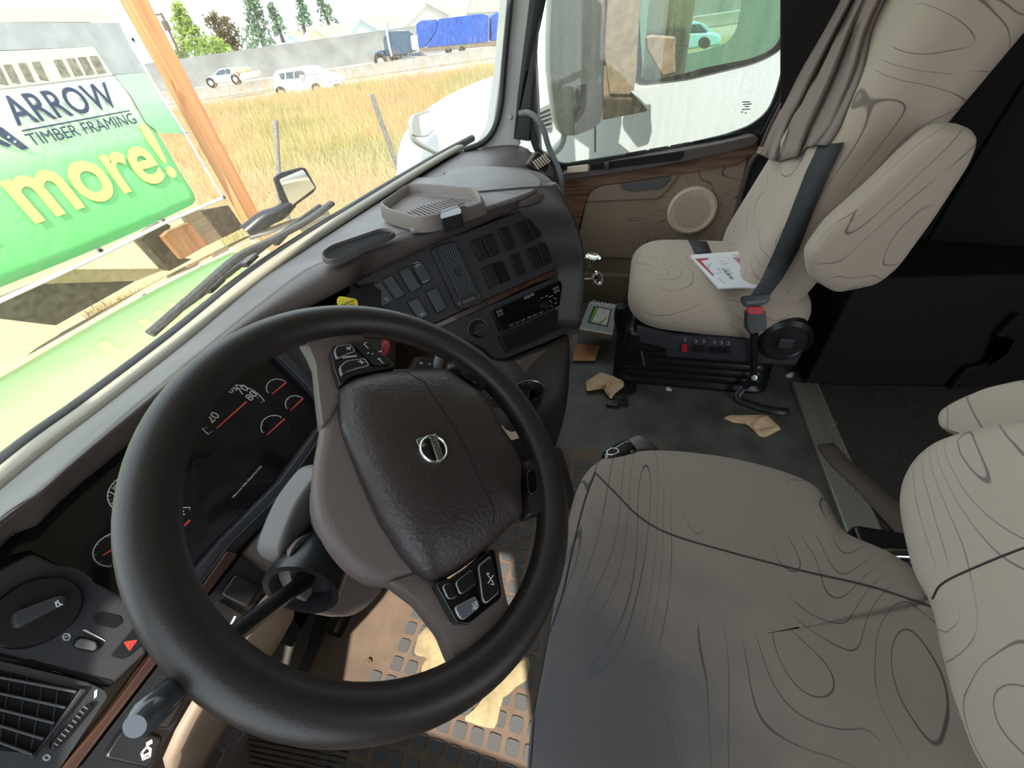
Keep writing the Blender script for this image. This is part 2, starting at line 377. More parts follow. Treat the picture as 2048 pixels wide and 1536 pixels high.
# door frame around (brown black) to the wall limits
def toedge(p):
    d = p-c; ys, ye, zs, ze = .43, -.80, -.05, 1.75
    ts = []
    if d.y > 1e-6: ts.append((ys-c.y)/d.y)
    if d.y < -1e-6: ts.append((ye-c.y)/d.y)
    if d.z > 1e-6: ts.append((ze-c.z)/d.z)
    if d.z < -1e-6: ts.append((zs-c.z)/d.z)
    return c+d*min(ts)
ringwall('door_shell', DF, [outer_of(p, .025) for p in oi], [toedge(p) for p in oi], -.045, .004, M_DASH, door)
g = prism('glass_pane', [p for p in oi], (.004, 0, 0), glass('side_glass', .11, (.93, .97, .95), (50, 50, 2.5)), door, smooth=False)
g.location = (.0, 0, 0)
for a, b in (((596*2.5-5, 204), (1500, 204)), ((1486, 209), (1503, 208)), ((1490, 213), (1498, 213)), ((1484, 219), (1500, 218)), ((1482, 224), (1486, 224)), ((1490, 226), (1493, 226))):
    strokes('glass_marking', DF.off(.0005), [[a, b]], .003, M_RUBBER, door, .0)
# sill shelf at the foot of the window
sill = [DF.hit(*p)+Vector((-.004, 0, 0)) for p in [(1128, 352), (1300, 326), (1430, 300), (1500, 282), (1512, 268), (1500, 262), (1430, 278), (1300, 302), (1128, 338)]]
prism('sill_shelf', roundpoly(sill, .01), (-.075, 0, 0), M_DASH, door, .004)
for a, b in (((1252, 310), (1292, 303)), ((1298, 302), (1335, 296)), ((1340, 295), (1378, 288)), ((1384, 287), (1425, 279)), ((1430, 278), (1478, 268))):
    pa, pb = DF.hit(*a), DF.hit(*b)
    prism('demist_slot', [pa+Vector((-.02, 0, .010)), pb+Vector((-.02, 0, .010)), pb+Vector((-.035, 0, .010)), pa+Vector((-.035, 0, .010))], (0, 0, .002), M_VOID, door)
SH = DF.off(.05)
plate('pull_recess', SH, ZH((530, 950), (1070, 870), (1075, 895), (1050, 925), (640, 975), (535, 985)), .028, .032, M_BLACK, door, .001)
plate('lock_tab', SH, ZH((615, 940), (640, 938), (645, 972), (618, 975)), .028, .05, M_PANEL, door)
plate('switch_pod', SH, ZH((400, 965), (520, 950), (520, 990), (400, 1000)), .028, .034, M_TANL, door)  # sunlight on the sill's front end put into this pale colour
# wood trim band
plate('wood_band', DF, ZH((375, 1010), (480, 1000), (700, 990), (1080, 925), (1380, 850), (1490, 795), (1500, 830), (1490, 880), (1380, 950), (1010, 1010), (720, 1055), (580, 1075), (530, 1110), (505, 1170), (460, 1340), (440, 1400), (375, 1180)), .004, .035, M_WOOD, door, .004, r=.01)
# fabric panel with armrest pad
plate('door_fabric', DF, ZH((545, 1095), (600, 1072), (720, 1055), (1010, 1010), (1380, 945), (1500, 900), (1500, 1500), (1200, 1520), (470, 1490), (460, 1380), (500, 1190)), .004, .02, M_FABD, door, .004, r=.012)
plate('armrest_pad', DF, ZH((540, 1100), (600, 1075), (720, 1058), (1010, 1013), (1050, 1010), (1010, 1060), (960, 1120), (920, 1150), (800, 1155), (505, 1168)), .018, .030, M_TAN, door, .006, r=.012)
plate('pull_cup', DF, ZH((705, 1060), (1005, 1015), (975, 1060), (930, 1090), (760, 1105), (715, 1090)), .030, .038, M_GREY, door, .003, r=.01)
# loudspeaker
spc = DF.hit(1383, 417)
sp = lathe('speaker', spc, (-1, 0, 0), [(0, .02), (.098, .02), (.102, .028), (.100, .036), (.090, .040), (.080, .036), (.0, .038)], M_TANL, door, 48)
bm = bmesh.new()
for q in range(-6, 7):
    for r in range(-6, 7):
        y, z = (q+r*.5)*.0125, r*.0125*.866
        if math.hypot(y, z) > .071: continue
        vs = [bm.verts.new(spc+Vector((-.0385, y+.0052*math.cos(PI/6+k*PI/3), z+.0052*math.sin(PI/6+k*PI/3)))) for k in range(6)]
        bm.faces.new(vs)
obj('speaker_mesh', bm, mat('speaker_hole', (.55, .44, .33), .8), sp, smooth=False)
# door foot: dark band, pocket and sill
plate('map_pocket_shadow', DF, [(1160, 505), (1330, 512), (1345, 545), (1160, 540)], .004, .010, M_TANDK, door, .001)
plate('map_pocket', DF, [(1158, 540), (1345, 546), (1345, 600), (1158, 596)], .004, .05, M_TANDK, door, .008, r=.01)
# A pillar (passenger side) and window division
plate('trim_4', DF, [(1092, -40), (1086, -60), (1066, 190), (1062, 280), (1030, 275), (1038, 190), (1062, 0), (1066, -60)], -.02, .03, M_RUBBER, None, .006)['kind'] = 'structure'
pil = [(1006, -200), (1072, -200), (1062, 0), (1040, 200), (1042, 290), (960, 330), (962, 296), (985, 255), (1003, 130), (1014, 0)]
PF = Fr((1.95, .55, .8), Vector((-1, -.35, .1)))
pp = [PF.hit(*q) for q in pil]
pl = S(prism('trim_5', pp, (.06, .05, 0), M_PILLAR, None, .006))
lathe('pillar_cap', PF.hit(1019, 233), PF.n, [(0, .006), (.010, .006), (.012, .002), (.012, 0)], M_PILLAR, pl, 20)
# rear dark sleeper side panels
SW = Fr((1.37, -.7, .3), (-1, .0, 0), (0, -1, 0))
wb = S(prism('wall_right', [(1.37, -.70, 0), (1.43, -1.25, 0), (1.52, -1.75, 0), (2.05, -1.8, 0), (2.05, -.70, 0)], (0, 0, .455), M_DARKW, None, .01))
wallbox('wall_back', .0, 2.1, -1.86, -1.80, -.04, 1.8, M_DARKW)
wallbox('trim_6', 1.96, 2.02, -1.86, -.78, .5, 1.8, M_DARKW)
UW = Fr((1.72, -.8, .8), Vector((-1, .25, .0)), (0, -1, 0))
uw = S(plate('trim_7', UW, [(1560, 330), (1700, 560), (2200, 640), (2300, -300), (1560, -300)], -.05, 0, M_DARKW, None, .01))
plate('moulded_ridge', UW, [(2080, 110), (1960, 300), (1905, 390), (1855, 480), (1768, 613), (1776, 613), (1863, 484), (1915, 392), (1970, 305), (2095, 112)], 0, .012, M_DARKW, uw, .006)
rc = plate('moulded_recess', UW, [(1712, 578), (1770, 480), (1835, 385), (1870, 350), (1860, 390), (1793, 505), (1775, 578)], 0, .012, M_DARKW, uw, .006)
plate('recess_opening', UW, [(1722, 570), (1775, 488), (1820, 420), (1810, 450), (1768, 545), (1762, 572)], .012, .0125, M_VOID, rc, 0)
LWF = Fr((1.395, -.95, .2), (-1, -.08, 0), (0, -1, 0))
plate('moulded_step', LWF, [(1892, 775), (1926, 732), (1965, 724), (2000, 700), (2012, 676), (1985, 668), (2030, 622), (2044, 626), (2000, 668), (2020, 682), (2008, 710), (1970, 732), (1934, 738), (1902, 777)], 0, .02, M_DARKW, wb, .008)
# sleeper floor carpet and threshold strip
cp = S(prism('trim_8', [(-.3, -.73, .0), (1.368, -.73, .0), (1.425, -1.25, 0), (1.53, -1.82, .0), (-.3, -1.82, .0)], (0, 0, .012), M_CARPET))
st = S(prism('trim_9', [(-.3, -.655, 0), (1.37, -.655, 0), (1.37, -.745, 0), (-.3, -.745, 0)], (0, 0, .014), M_ALU, None, .004))
bm = bmesh.new()
for k in range(4): prism_bm(bm, [(-.3, -.70-.011*k, .014), (1.37, -.70-.011*k, .014), (1.37, -.705-.011*k, .014), (-.3, -.705-.011*k, .014)], (0, 0, .003))
obj('grip_rib', bm, M_ALU, st)

# windshield: base curve, glass, seal
WB = [at(px, py, 'z', .78) for px, py in [(0, 940), (170, 812), (340, 682), (528, 532), (726, 405), (863, 322), (940, 280)]]
WB = [Vector((-.42, .62, .78)), Vector((-.2, .72, .78))] + WB
WBc = catmull(WB, 6)
gt = []
for p in WBc:
    q = p.copy(); q.z = 1.62; q.y = p.y-.52 + .0*p.x; q.x = .8+(p.x-.8)*.93; gt.append(q)
rows = [[a.lerp(b, t) for a, b in zip(WBc, gt)] for t in [k/6 for k in range(7)]]
ws = sheet('window_2', rows, glass('windshield_glass', .13, (.97, 1, .99), (5, 5, 5), refl=.05), None, 0); S(ws)  # haze over the view put into the glass as a pale film
tube('windshield_seal', [p+Vector((0, -.012, .006)) for p in WBc], .016, M_RUBBER, ws, seg=10)
tube('windshield_side_seal', [PF.hit(*q)+Vector((-.01, -.01, 0)) for q in [(925, 300), (962, 285), (985, 258), (998, 210), (1005, 130), (1017, 0), (1030, -160)]], .013, M_RUBBER, ws, seg=8, smoothn=4)

# ------------------------------------------------------------ dashboard
dash = empty('dashboard', (.8, .6, .3), 'brown wraparound dashboard under the windshield, full of switches, vents and gauges', 'dashboard')
# driver's side: top pad and rolled brow above the instrument cluster
wb = [p.copy() for p in WBc]
def xlerp(line, x):
    for a, b in zip(line, line[1:]):
        if a.x <= x <= b.x: t = (x-a.x)/(b.x-a.x); return a.lerp(b, t)
    return line[0].copy() if x < line[0].x else line[-1].copy()
# brow lower edge (start of the cluster recess) from pixel marks, z = .78
low = [(-60, 1140), (0, 1094), (60, 1062), (140, 985), (270, 878), (390, 775), (500, 690), (600, 625), (706, 568)]
zl = [.80, .80, .80, .80, .795, .79, .785, .78, .765]
LOW = [Vector((-.36, .50, .80)), Vector((-.15, .53, .80))]+[at(px, py, 'z', z) for (px, py), z in zip(low, zl)][1:]
LOWc = catmull(LOW, 5)
# centre and right: brow edge along the switch panel's top
PC = Fr((.906, .508, .75), (-.62, -.74, .40))             # centre switch panel plane, turned to the driver
RT = [(706, 568), (760, 540), (858, 494), (960, 450), (1040, 415), (1068, 402)]
LOW2 = [PC.hit(*p)+PC.n*.012 for p in RT]
LOWall = LOWc+catmull(LOW2, 4)[1:]
topedge = [(0, 1040), (60, 1000), (270, 815), (390, 715), (520, 610), (622, 536), (700, 508), (817, 463), (940, 425), (1059, 382), (1078, 358)]
TOP = [Vector((-.36, .56, .835)), Vector((-.15, .59, .835))]+[at(px, py, 'z', z) for (px, py), z in zip(topedge, [.832, .83, .825, .82, .815, .81, .805, .80, .80, .80, .80])]
TOPc = catmull(TOP, 5)
def resamp(line, n):
    d = [0]
    for a, b in zip(line, line[1:]): d.append(d[-1]+(b-a).length)
    out = []
    for k in range(n):
        t = d[-1]*k/(n-1); i = max(j for j in range(len(d)) if d[j] <= t+1e-9); i = min(i, len(line)-2)
        out.append(line[i].lerp(line[i+1], (t-d[i])/max(1e-9, d[i+1]-d[i])))
    return out
n = 60
A = resamp(TOPc, n); B = resamp(LOWall, n)
# roll: bulge from top edge over to the brow's lower edge, then a short inward return
rows = []
for t in [k/8 for k in range(9)]:
    row = []
    for a, b in zip(A, B):
        p = a.lerp(b, t); o = Vector((-.35, -.55, .75)).normalized()*.018*math.sin(PI*t)
        row.append(p+o)
    rows.append(row)
rows.append([b+Vector((.01, .03, .0)) for b in B]); rows.append([b+Vector((.03, .07, -.02)) for b in B])
sheet('brow_roll', rows, M_DASH, dash, .006)
# flat top from the windshield base to the roll
WBr = []
for a in A:
    q = xlerp(wb, a.x+max(0, (a.x-.8))*.35); WBr.append(q+Vector((0, -.02, -.005)))
rows = []
for t in [0, .12, .3, .5, .7, .88, 1]:
    rows.append([w.lerp(a, t)+Vector((0, 0, .004*math.sin(PI*t))) for w, a in zip(WBr, A)])
top = sheet('top_pad', rows, M_DASHTOP, dash, .006)
# weather strip between glass and pad, the sunlit band put into its cream colour
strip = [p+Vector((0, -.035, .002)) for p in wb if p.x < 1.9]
sheet('base_strip', [[p+Vector((0, .033, .0)) for p in strip], [p+Vector((0, .015, .014)) for p in strip], [p+Vector((0, -.018, .014)) for p in strip], [p+Vector((0, -.022, .0)) for p in strip]], mat('strip_sun_cream', (.34, .31, .24), .6), dash, .003)
tube('base_seal', [p+Vector((0, -.012, .012)) for p in wb if p.x < 1.95], .008, M_DASH, dash, seg=8)
# front of the brow return down to the windscreen for the passenger's side: lower deck with side vent
deck = [[xlerp(wb, x)+Vector((0, -.02, -.01)) for x in (1.35, 1.5, 1.65, 1.8, 1.93)],
        [Vector((x, .66-.12*(x-1.35), .775)) for x in (1.35, 1.5, 1.65, 1.8, 1.93)],
        [Vector((x, .56-.10*(x-1.35), .77)) for x in (1.35, 1.5, 1.65, 1.8, 1.93)],
        [Vector((x, .50-.08*(x-1.35), .74)) for x in (1.35, 1.5, 1.65, 1.8, 1.93)],
        [Vector((x, .48-.08*(x-1.35), .66)) for x in (1.35, 1.5, 1.65, 1.8, 1.93)],
        [Vector((x, .52-.08*(x-1.35), .50)) for x in (1.35, 1.5, 1.65, 1.8, 1.93)]]
sheet('passenger_deck', deck, M_DASH, dash, .008, 1)
VP = Fr(at(1083, 322, 'x', 1.80), Vector((-.75, -.8, .35)))
vb = plate('side_vent', VP, Z4((1425, 245), (1480, 165), (1530, 190), (1580, 270), (1585, 330), (1540, 320)), -.03, .006, M_DASH, dash, .004, r=.008)
plate('vent_opening', VP, Z4((1440, 245), (1485, 178), (1522, 196), (1555, 260), (1540, 300), (1500, 285)), .0, .0065, M_VOID, vb, .001)
for k in range(6):
    x0 = 1450+k*14; plate('slat', VP, Z4((x0, 235-k*9), (x0+5, 228-k*9), (x0+42, 275-k*9), (x0+38, 282-k*9)), .004, .011, M_TANL, vb, .0005)

# centre body: lower cheek on the passenger's side
lev = [(.815, (1108, 372), (1070, 380)), (.79, (1122, 392), (1074, 400)), (.75, (1140, 425), (1078, 413)), (.70, (1155, 455), (1098, 470)), (.64, (1166, 500), (1118, 520)),
       (.585, (1167, 530), (1128, 545)), (.53, (1164, 570), (1134, 585)), (.47, (1157, 620), (1140, 625)), (.42, (1150, 655), (1142, 658))]
rows = []
for z, sil, edge in lev:
    s_ = at(*sil, 'z', z); e = PC.hit(*edge)
    if z > .80: e = A[-1].copy()
    elif z > .76: e = A[-1].lerp(B[-1], .5)+Vector((-.35, -.55, .75)).normalized()*.018
    elif z > .74: e = B[-1].copy()
    out = (s_-e); out.z = 0
    nrm = Vector((.25, -.97, 0))
    m1 = e.lerp(s_, .45)+nrm*.018; m2 = s_+Vector((.01, .05, 0)); bk = s_+Vector((-.05, .38, 0))
    rows.append([e, e.lerp(m1, .5)+nrm*.004, m1, s_.lerp(m1, .25)+nrm*.006, s_, m2, bk])
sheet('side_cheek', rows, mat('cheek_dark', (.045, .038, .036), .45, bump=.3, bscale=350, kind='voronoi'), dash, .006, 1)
rows = [[q.lerp(rows[0][-1], t) for q in rows[0]] for t in (0, .3, .7, 1)]
# round end cap of the top, grey like the pad
capo = [at(*p, 'z', .805) for p in [(1059, 384), (1085, 372), (1108, 372), (1105, 358), (1085, 343), (1050, 335), (1000, 332), (940, 332), (890, 335)]]
capn = [at(*p, 'z', .812) for p in [(817, 463), (940, 425), (1030, 395), (1065, 382), (1083, 370), (1082, 356), (1060, 342), (1010, 334), (950, 331), (905, 336), (870, 360), (835, 400)]]
prism('airbag_lid', roundpoly(capn, .03, 4), (0, 0, -.014), M_DASHTOP, dash, .006)
capb = [at(*p, 'z', .80) for p in [(1040, 402), (1078, 390), (1100, 382), (1110, 372), (1104, 357), (1085, 343), (1050, 335), (1000, 331), (930, 330), (880, 340)]]
prism('lid_surround', roundpoly(capb, .03, 4), (0, 0, -.025), M_DASH, dash, .012)
AT = Fr((0, 0, .813), (0, 0, 1), (1, 0, 0))
strokes('embossed_ring', AT, [arcpx(1023, 378, 22, 9, 20, 330, 20)], .002, M_DASH, top, .0003)
# phone tray on the dash top
TF = Fr((0, 0, .835), (0, 0, 1), (1, 0, 0))
tray = Z4((485, 560), (515, 470), (660, 378), (740, 372), (1100, 400), (1150, 470), (1145, 500), (1020, 545), (880, 600), (680, 665), (560, 620))
to = roundpoly([TF.hit(*p)+Vector((0, 0, .003)) for p in Z4((500, 500), (665, 378), (745, 374), (1105, 405), (1152, 475), (1010, 520), (870, 570), (740, 590), (560, 540))], .02, 4)
cc = sum(to, Vector())/len(to); bm = bmesh.new(); R = []
for s_, h in ((1.06, -.035), (1.03, -.01), (1.0, .0), (.965, .002), (.93, -.003), (.90, -.022), (.86, -.026)):
    R.append([bm.verts.new(cc+(p-cc)*s_+Vector((0, 0, h-(.007 if (i > len(to)*.45 and i < len(to)*.56 and -.02 < h) else 0)))) for i, p in enumerate(to)])
for a, b in zip(R, R[1:]):
    for i in range(len(to)): bm.faces.new((a[i], a[(i+1) % len(to)], b[(i+1) % len(to)], b[i]))
bm.faces.new(R[-1])
tr = obj('top_tray', bm, mat('tray_taupe', (.17, .135, .115), .5, bump=.3, bscale=350, kind='voronoi'), dash)
bm = bmesh.new(); base = cc+Vector((0, 0, -.0255)); e1 = (to[len(to)//3]-to[0]).normalized()
for k in range(16):
    t = (k-7.5)*.011; a = base+Vector((.62, -.78, 0))*(-.0)+Vector((.8, -.6, 0))*t
    d = Vector((.6, .8, 0))*(.055-abs(t)*.25); w = Vector((.8, -.6, 0))*.002
    prism_bm(bm, [a-d-w, a+d-w, a+d+w, a-d+w], (0, 0, .0025))
obj('tray_rib', bm, MATS['tray_taupe'], tr, smooth=False)
plate('tray_clip', TF, Z4((880, 585), (885, 545), (990, 512), (1015, 540), (1015, 565), (890, 600)), -.03, .004, M_BLACK, tr, .004, r=.006)
# pen slot
PSF = Fr(at(712, 497, 'z', .822), (-.05, -.15, 1), (1, 0, 0))
slot = roundpoly([PSF.hit(*p) for p in Z4((140, 855), (135, 815), (200, 770), (520, 660), (590, 665), (600, 690), (560, 715), (200, 870))], .012, 4)
cc = sum(slot, Vector())/len(slot); bm = bmesh.new(); R = []
for s_, h in ((1.0, -.004), (.985, .006), (.95, .007), (.90, .0)): R.append([bm.verts.new(cc+(p-cc)*s_+Vector((0, 0, h))) for p in slot])
for a, b in zip(R, R[1:]):
    for i in range(len(slot)): bm.faces.new((a[i], a[(i+1) % len(slot)], b[(i+1) % len(slot)], b[i]))
ps = obj('pen_slot', bm, M_DASH, dash)
bm = bmesh.new(); R = []
for s_, h in ((.92, .001), (.80, .0015)): R.append([bm.verts.new(cc+(p-cc)*s_+Vector((0, 0, h))) for p in slot])
bm.faces.new(R[0]); obj('slot_bottom', bm, M_VOID, ps)

# centre switch panel
cpan = plate('centre_panel', PC, Z4((340, 985), (560, 850), (700, 790), (820, 720), (985, 690), (1250, 590), (1480, 500), (1500, 520), (1645, 885), (1450, 970), (1160, 1100), (870, 1235), (640, 1300), (520, 1180)), -.05, .0, M_PANEL, dash, .003)
plate('panel_edge', PC, Z4((1470, 500), (1495, 498), (1650, 885), (1635, 892)), -.01, .008, M_DASH, dash, .003)
btns = [((425, 1010), (505, 975), (590, 1100), (515, 1145)), ((510, 970), (570, 935), (660, 1065), (595, 1100)), ((610, 915), (680, 885), (760, 1020), (690, 1055)), ((695, 885), (755, 845), (830, 970), (765, 1005)),
        ((665, 1110), (735, 1080), (808, 1195), (740, 1225)), ((782, 1045), (855, 1015), (920, 1145), (855, 1185)),
        ((1062, 735), (1130, 705), (1185, 830), (1125, 860)), ((1135, 705), (1200, 675), (1250, 805), (1190, 835)),
        ((1132, 905), (1200, 865), (1250, 985), (1185, 1030)),
        ((1238, 655), (1295, 635), (1352, 765), (1300, 790)), ((1340, 625), (1400, 600), (1460, 720), (1405, 748)), ((1408, 598), (1465, 575), (1518, 690), (1462, 720)),
        ((1312, 825), (1368, 798), (1415, 930), (1362, 955)), ((1410, 780), (1470, 760), (1525, 885), (1470, 912)), ((1475, 755), (1535, 730), (1580, 860), (1528, 885))]
plate('panel_recess', PC, Z4((420, 1010), (570, 930), (665, 1065), (515, 1148)), 0, .0015, M_BLACK, cpan, .001, r=.004)
for i, b in enumerate(btns):
    o = plate('switch_button', PC, Z4(*b), 0, .0055, M_BLACK, cpan, .0025, r=.005)
for sg in [Z4((475, 1015), (492, 1045)), Z4((482, 1030), (490, 1027)), Z4((525, 1085), (540, 1105)), Z4((540, 1083), (548, 1100)), Z4((745, 1190), (780, 1180)), Z4((757, 1175), (765, 1200))]: strokes('switch_marking', PC, [sg], .0018, M_WHITEMARK, cpan, .006)
for sg in [Z4((705, 870), (740, 860)), Z4((715, 885), (750, 875)), Z4((765, 990), (800, 975)), Z4((730, 875), (735, 900))]: strokes('worn_paint', PC, [sg], .0025, M_MARKDIM, cpan, .006)
plate('empty_switch_bay', PC, Z4((1205, 865), (1270, 850), (1320, 970), (1255, 1000)), 0, .0008, M_VOID, cpan, 0)
# centre vent
cv = plate('centre_vent', PC, Z4((815, 790), (840, 765), (960, 725), (980, 740), (1140, 1100), (1130, 1125), (1000, 1160), (975, 1140)), 0, .009, M_PANEL, dash, .004, r=.006)
plate('vent_opening', PC, Z4((850, 785), (960, 750), (1090, 1050), (990, 1090)), .009, .0096, M_VOID, cv, 0)
for k in range(8):
    t = (k+.5)/8; a = (850+110*t, 785-35*t); b = (990+100*t, 1090-40*t)
    plate('slat', PC, Z4((a[0]-4, a[1]), (a[0]+4, a[1]-2), (b[0]+4, b[1]-2), (b[0]-4, b[1])), .0095, .013, mat('slat_grey', (.10, .10, .11), .4), cv, .0005)
plate('vent_tab', PC, Z4((955, 900), (975, 893), (995, 940), (975, 948)), .013, .018, M_BLACK, cv, .001)
plate('vent_wheel', PC, Z4((1005, 1105), (1080, 1075), (1092, 1090), (1015, 1122)), .009, .013, M_GREY, cv, .001)
for sg in [arcpx(*Z4((992, 1121))[0], 2.4, 2.4, 0, 360, 10), Z4((1100, 1085), (1118, 1065))]: strokes('vent_marking', PC, [sg], .0009, M_WHITEMARK, cv, .0096)

# wood strip and radio stack
WD = PC.off(-.004)
wst = plate('wood_strip', WD, Z4((640, 1300), (870, 1237), (1160, 1100), (1450, 970), (1645, 888), (1662, 925), (1460, 1000), (1170, 1140), (900, 1262), (700, 1340)), -.03, .0, M_WOODX, dash, .002)
RS = PC.off(-.006)
plate('stack_face', RS, Z4((860, 1275), (1170, 1140), (1660, 930), (1770, 1200), (1700, 1290), (1600, 1340), (1280, 1470), (1215, 1460), (1150, 1400), (1000, 1330)), -.05, 0, M_PANEL, dash, .003)
rad = plate('radio', RS, Z4((1195, 1165), (1625, 975), (1665, 1110), (1250, 1300)), 0, .008, M_GLOSS, dash, .002, r=.004)
lcd = plate('radio_display', RS, Z4((1290, 1150), (1500, 1060), (1520, 1110), (1310, 1205)), .008, .0085, mat('lcd_dark', (.01, .01, .012), .08), rad, 0)
text('radio_lettering', 'VOLVO', RS, Z4((1398, 1097))[0], Z4((1462, 1068))[0], M_WHITEMARK, rad, .0083)
for (x, y) in ((1238, 1160), (1590, 1015)):
    plate('radio_key', RS, Z4((x-18, y+8), (x+18, y-8), (x+24, y+8), (x-12, y+24)), .008, .011, M_GREY, rad, .0006)
    plate('radio_key', RS, Z4((x-10, y+30), (x+26, y+14), (x+30, y+26), (x-5, y+44)), .008, .011, M_GREY, rad, .0006)
for k in range(6):
    x, y = 1300+k*37, 1252-k*15.5
    plate('preset_key', RS, Z4((x-2, y), (x+30, y-13), (x+34, y+2), (x+2, y+16)), .008, .0105, M_BLACK, rad, .0006)
strokes('preset_marking', RS, [Z4((1305+k*37, 1256-k*15.5), (1325+k*37, 1248-k*15.5)) for k in range(6)], .0012, M_WHITEMARK, rad, .0108)
rk = RS.hit(*Z4((1520, 1135))[0])
lathe('volume_knob', rk, RS.n, [(.014, .006), (.014, .018), (.012, .022), (0, .022)], M_BLACK, rad, 28)
strokes('key_marking', RS, [Z4((1550, 1080), (1575, 1070)), Z4((1555, 1100), (1570, 1115)), Z4((1580, 1085), (1600, 1090)), Z4((1560, 1130), (1575, 1140)), Z4((1500, 1088), (1515, 1082)), Z4((1530, 1078), (1545, 1068)), Z4((1585, 1120), (1600, 1115)), Z4((1590, 1040), (1602, 1036))], .0014, M_WHITEMARK, rad, .009)
# storage bin below the radio
plate('bin_frame', RS, Z4((1235, 1330), (1665, 1130), (1700, 1245), (1290, 1435)), 0, .006, M_BLACK, dash, .002, r=.004)
plate('bin_opening', RS, Z4((1262, 1335), (1645, 1155), (1672, 1240), (1295, 1415)), .006, .0065, M_VOID, dash, 0)
# climate knob
ck = RS.hit(*Z4((1115, 1280))[0])
kb = lathe('climate_knob', ck, RS.n, [(.026, 0), (.026, .004), (.021, .006), (.021, .02), (.019, .023), (0, .023)], M_BLACK, dash, 36)
KF = RS.off(.023)
plate('knob_bar', KF, Z4((1080, 1300), (1140, 1270), (1148, 1285), (1090, 1316)), 0, .007, M_PANEL, kb, .002)
strokes('knob_scale', RS, [arcpx(*Z4((1115, 1280))[0], 20, 20, -10, 210, 24)], .0012, M_MARKDIM, kb, .001)
# lower centre console below the radio: recessed body with cup holder
lowb = []
for z, l, r_ in ((.385, (1000, 722), (1146, 668)), (.365, (1010, 740), (1149, 695)), (.335, (1015, 760), (1148, 730)), (.27, (1010, 830), (1146, 775)), (.16, (985, 900), (1140, 830)), (0.0, (960, 960), (1122, 885))):
    a = at(*l, 'z', z); b = at(*r_, 'z', z)
    lowb.append([a+Vector((.12, .45, 0)), a+Vector((.03, .12, 0)), a, a.lerp(b, .33)+Vector((-.005, -.012, 0)), a.lerp(b, .66)+Vector((-.003, -.012, 0)), b, b+Vector((.02, .06, 0)), b+Vector((.0, .40, 0))])
sheet('lower_console', lowb, mat('console_dark', (.04, .033, .03), .42, bump=.2, bscale=350), dash, .006, 1)
LF = Fr(at(1090, 700, 'z', .37), (-.6, -.75, .25))
plate('console_lip', LF, Z4((1340, 1480), (1480, 1420), (1680, 1330), (1720, 1300), (1720, 1340), (1700, 1420), (1560, 1500), (1400, 1560)), .0, .02, M_SHELL, dash, .008, r=.01)
CH = at(1058, 785, 'x', .80)
chd = lathe('cup_holder', CH, (0, 0, 1), [(.030, -.05), (.040, -.005), (.045, .0), (.045, .006), (.040, .006), (.036, 0), (.028, -.04), (0, -.04)], M_BLACK, dash, 36)
tube('cup_ring', [CH+Vector((.047*math.cos(a), .047*math.sin(a), .004)) for a in [math.radians(d) for d in range(-60, 130, 10)]], .0025, M_CHROME, chd)
box('cup_arm', CH+Vector((-.0, .06, -.03)), (.03, .06, .02), M_BLACK, chd, .005)
plate('console_card', Fr(at(1030, 855, 'x', .80), (-.6, -.5, .6)), [(1000, 850), (1040, 832), (1062, 868), (1022, 880)], 0, .01, M_TANL, dash, .002)
# air brake knobs behind the wheel
KN = Fr(PC.hit(*Z4((300, 1120))[0])+PC.n*.10, PC.n)
yk = plate('parking_brake_knob', KN, Z4((226, 1100), (240, 1078), (255, 1074), (345, 1090), (360, 1105), (362, 1150), (340, 1175), (240, 1160)), 0, .012, M_YEL, dash, .003, r=.004)
text('knob_lettering', 'PARKING', KN, Z4((262, 1138))[0], Z4((335, 1104))[0], M_PANEL, yk, .0125)
text('knob_lettering', 'BRAKE', KN, Z4((285, 1150))[0], Z4((335, 1128))[0], M_PANEL, yk, .0125)
tube('knob_stem', [KN.hit(692, 607)-KN.n*.07, KN.hit(692, 607)], .006, M_GREY, yk)
RK = Fr(PC.hit(756, 690)+PC.n*.07, PC.n)
o8 = ZA((450, 270), (470, 243), (560, 240), (600, 262), (612, 320), (590, 372), (550, 380), (470, 320))
rkn = plate('trailer_brake_knob', RK, o8, 0, .012, M_REDK, dash, .003, r=.003)
for s_, a, b in (('TRAILER', (500, 285), (560, 262)), ('AIR', (515, 300), (540, 290)), ('SUPPLY', (520, 325), (585, 290)), ('P', (548, 345), (574, 333))):
    text('knob_lettering', s_, RK, ZA(a)[0], ZA(b)[0], mat('pale_red', (.75, .45, .42), .5), rkn, .0125)
tube('knob_stem', [RK.hit(756, 690)-RK.n*.08, RK.hit(756, 690)], .006, M_GREY, rkn)

# instrument cluster in front of the driver
CL = Fr((.25, .60, .70), (0, -.80, .60), (1, 0, 0))
plate('dash_back', CL.off(-.07), [(-160, 1165), (0, 1085), (60, 1050), (270, 870), (500, 680), (600, 612), (700, 560), (700, 700), (200, 1250), (-160, 1600)], -.01, 0, M_BLACK, dash, 0)
pan = plate('cluster_face', CL, [(-60, 1130), (20, 1090), (100, 1020), (230, 905), (330, 820), (480, 700), (590, 640), (640, 650), (640, 900), (560, 1010), (470, 1100), (330, 1240), (250, 1200), (60, 1100)], -.03, 0, M_GLOSS, dash, 0)
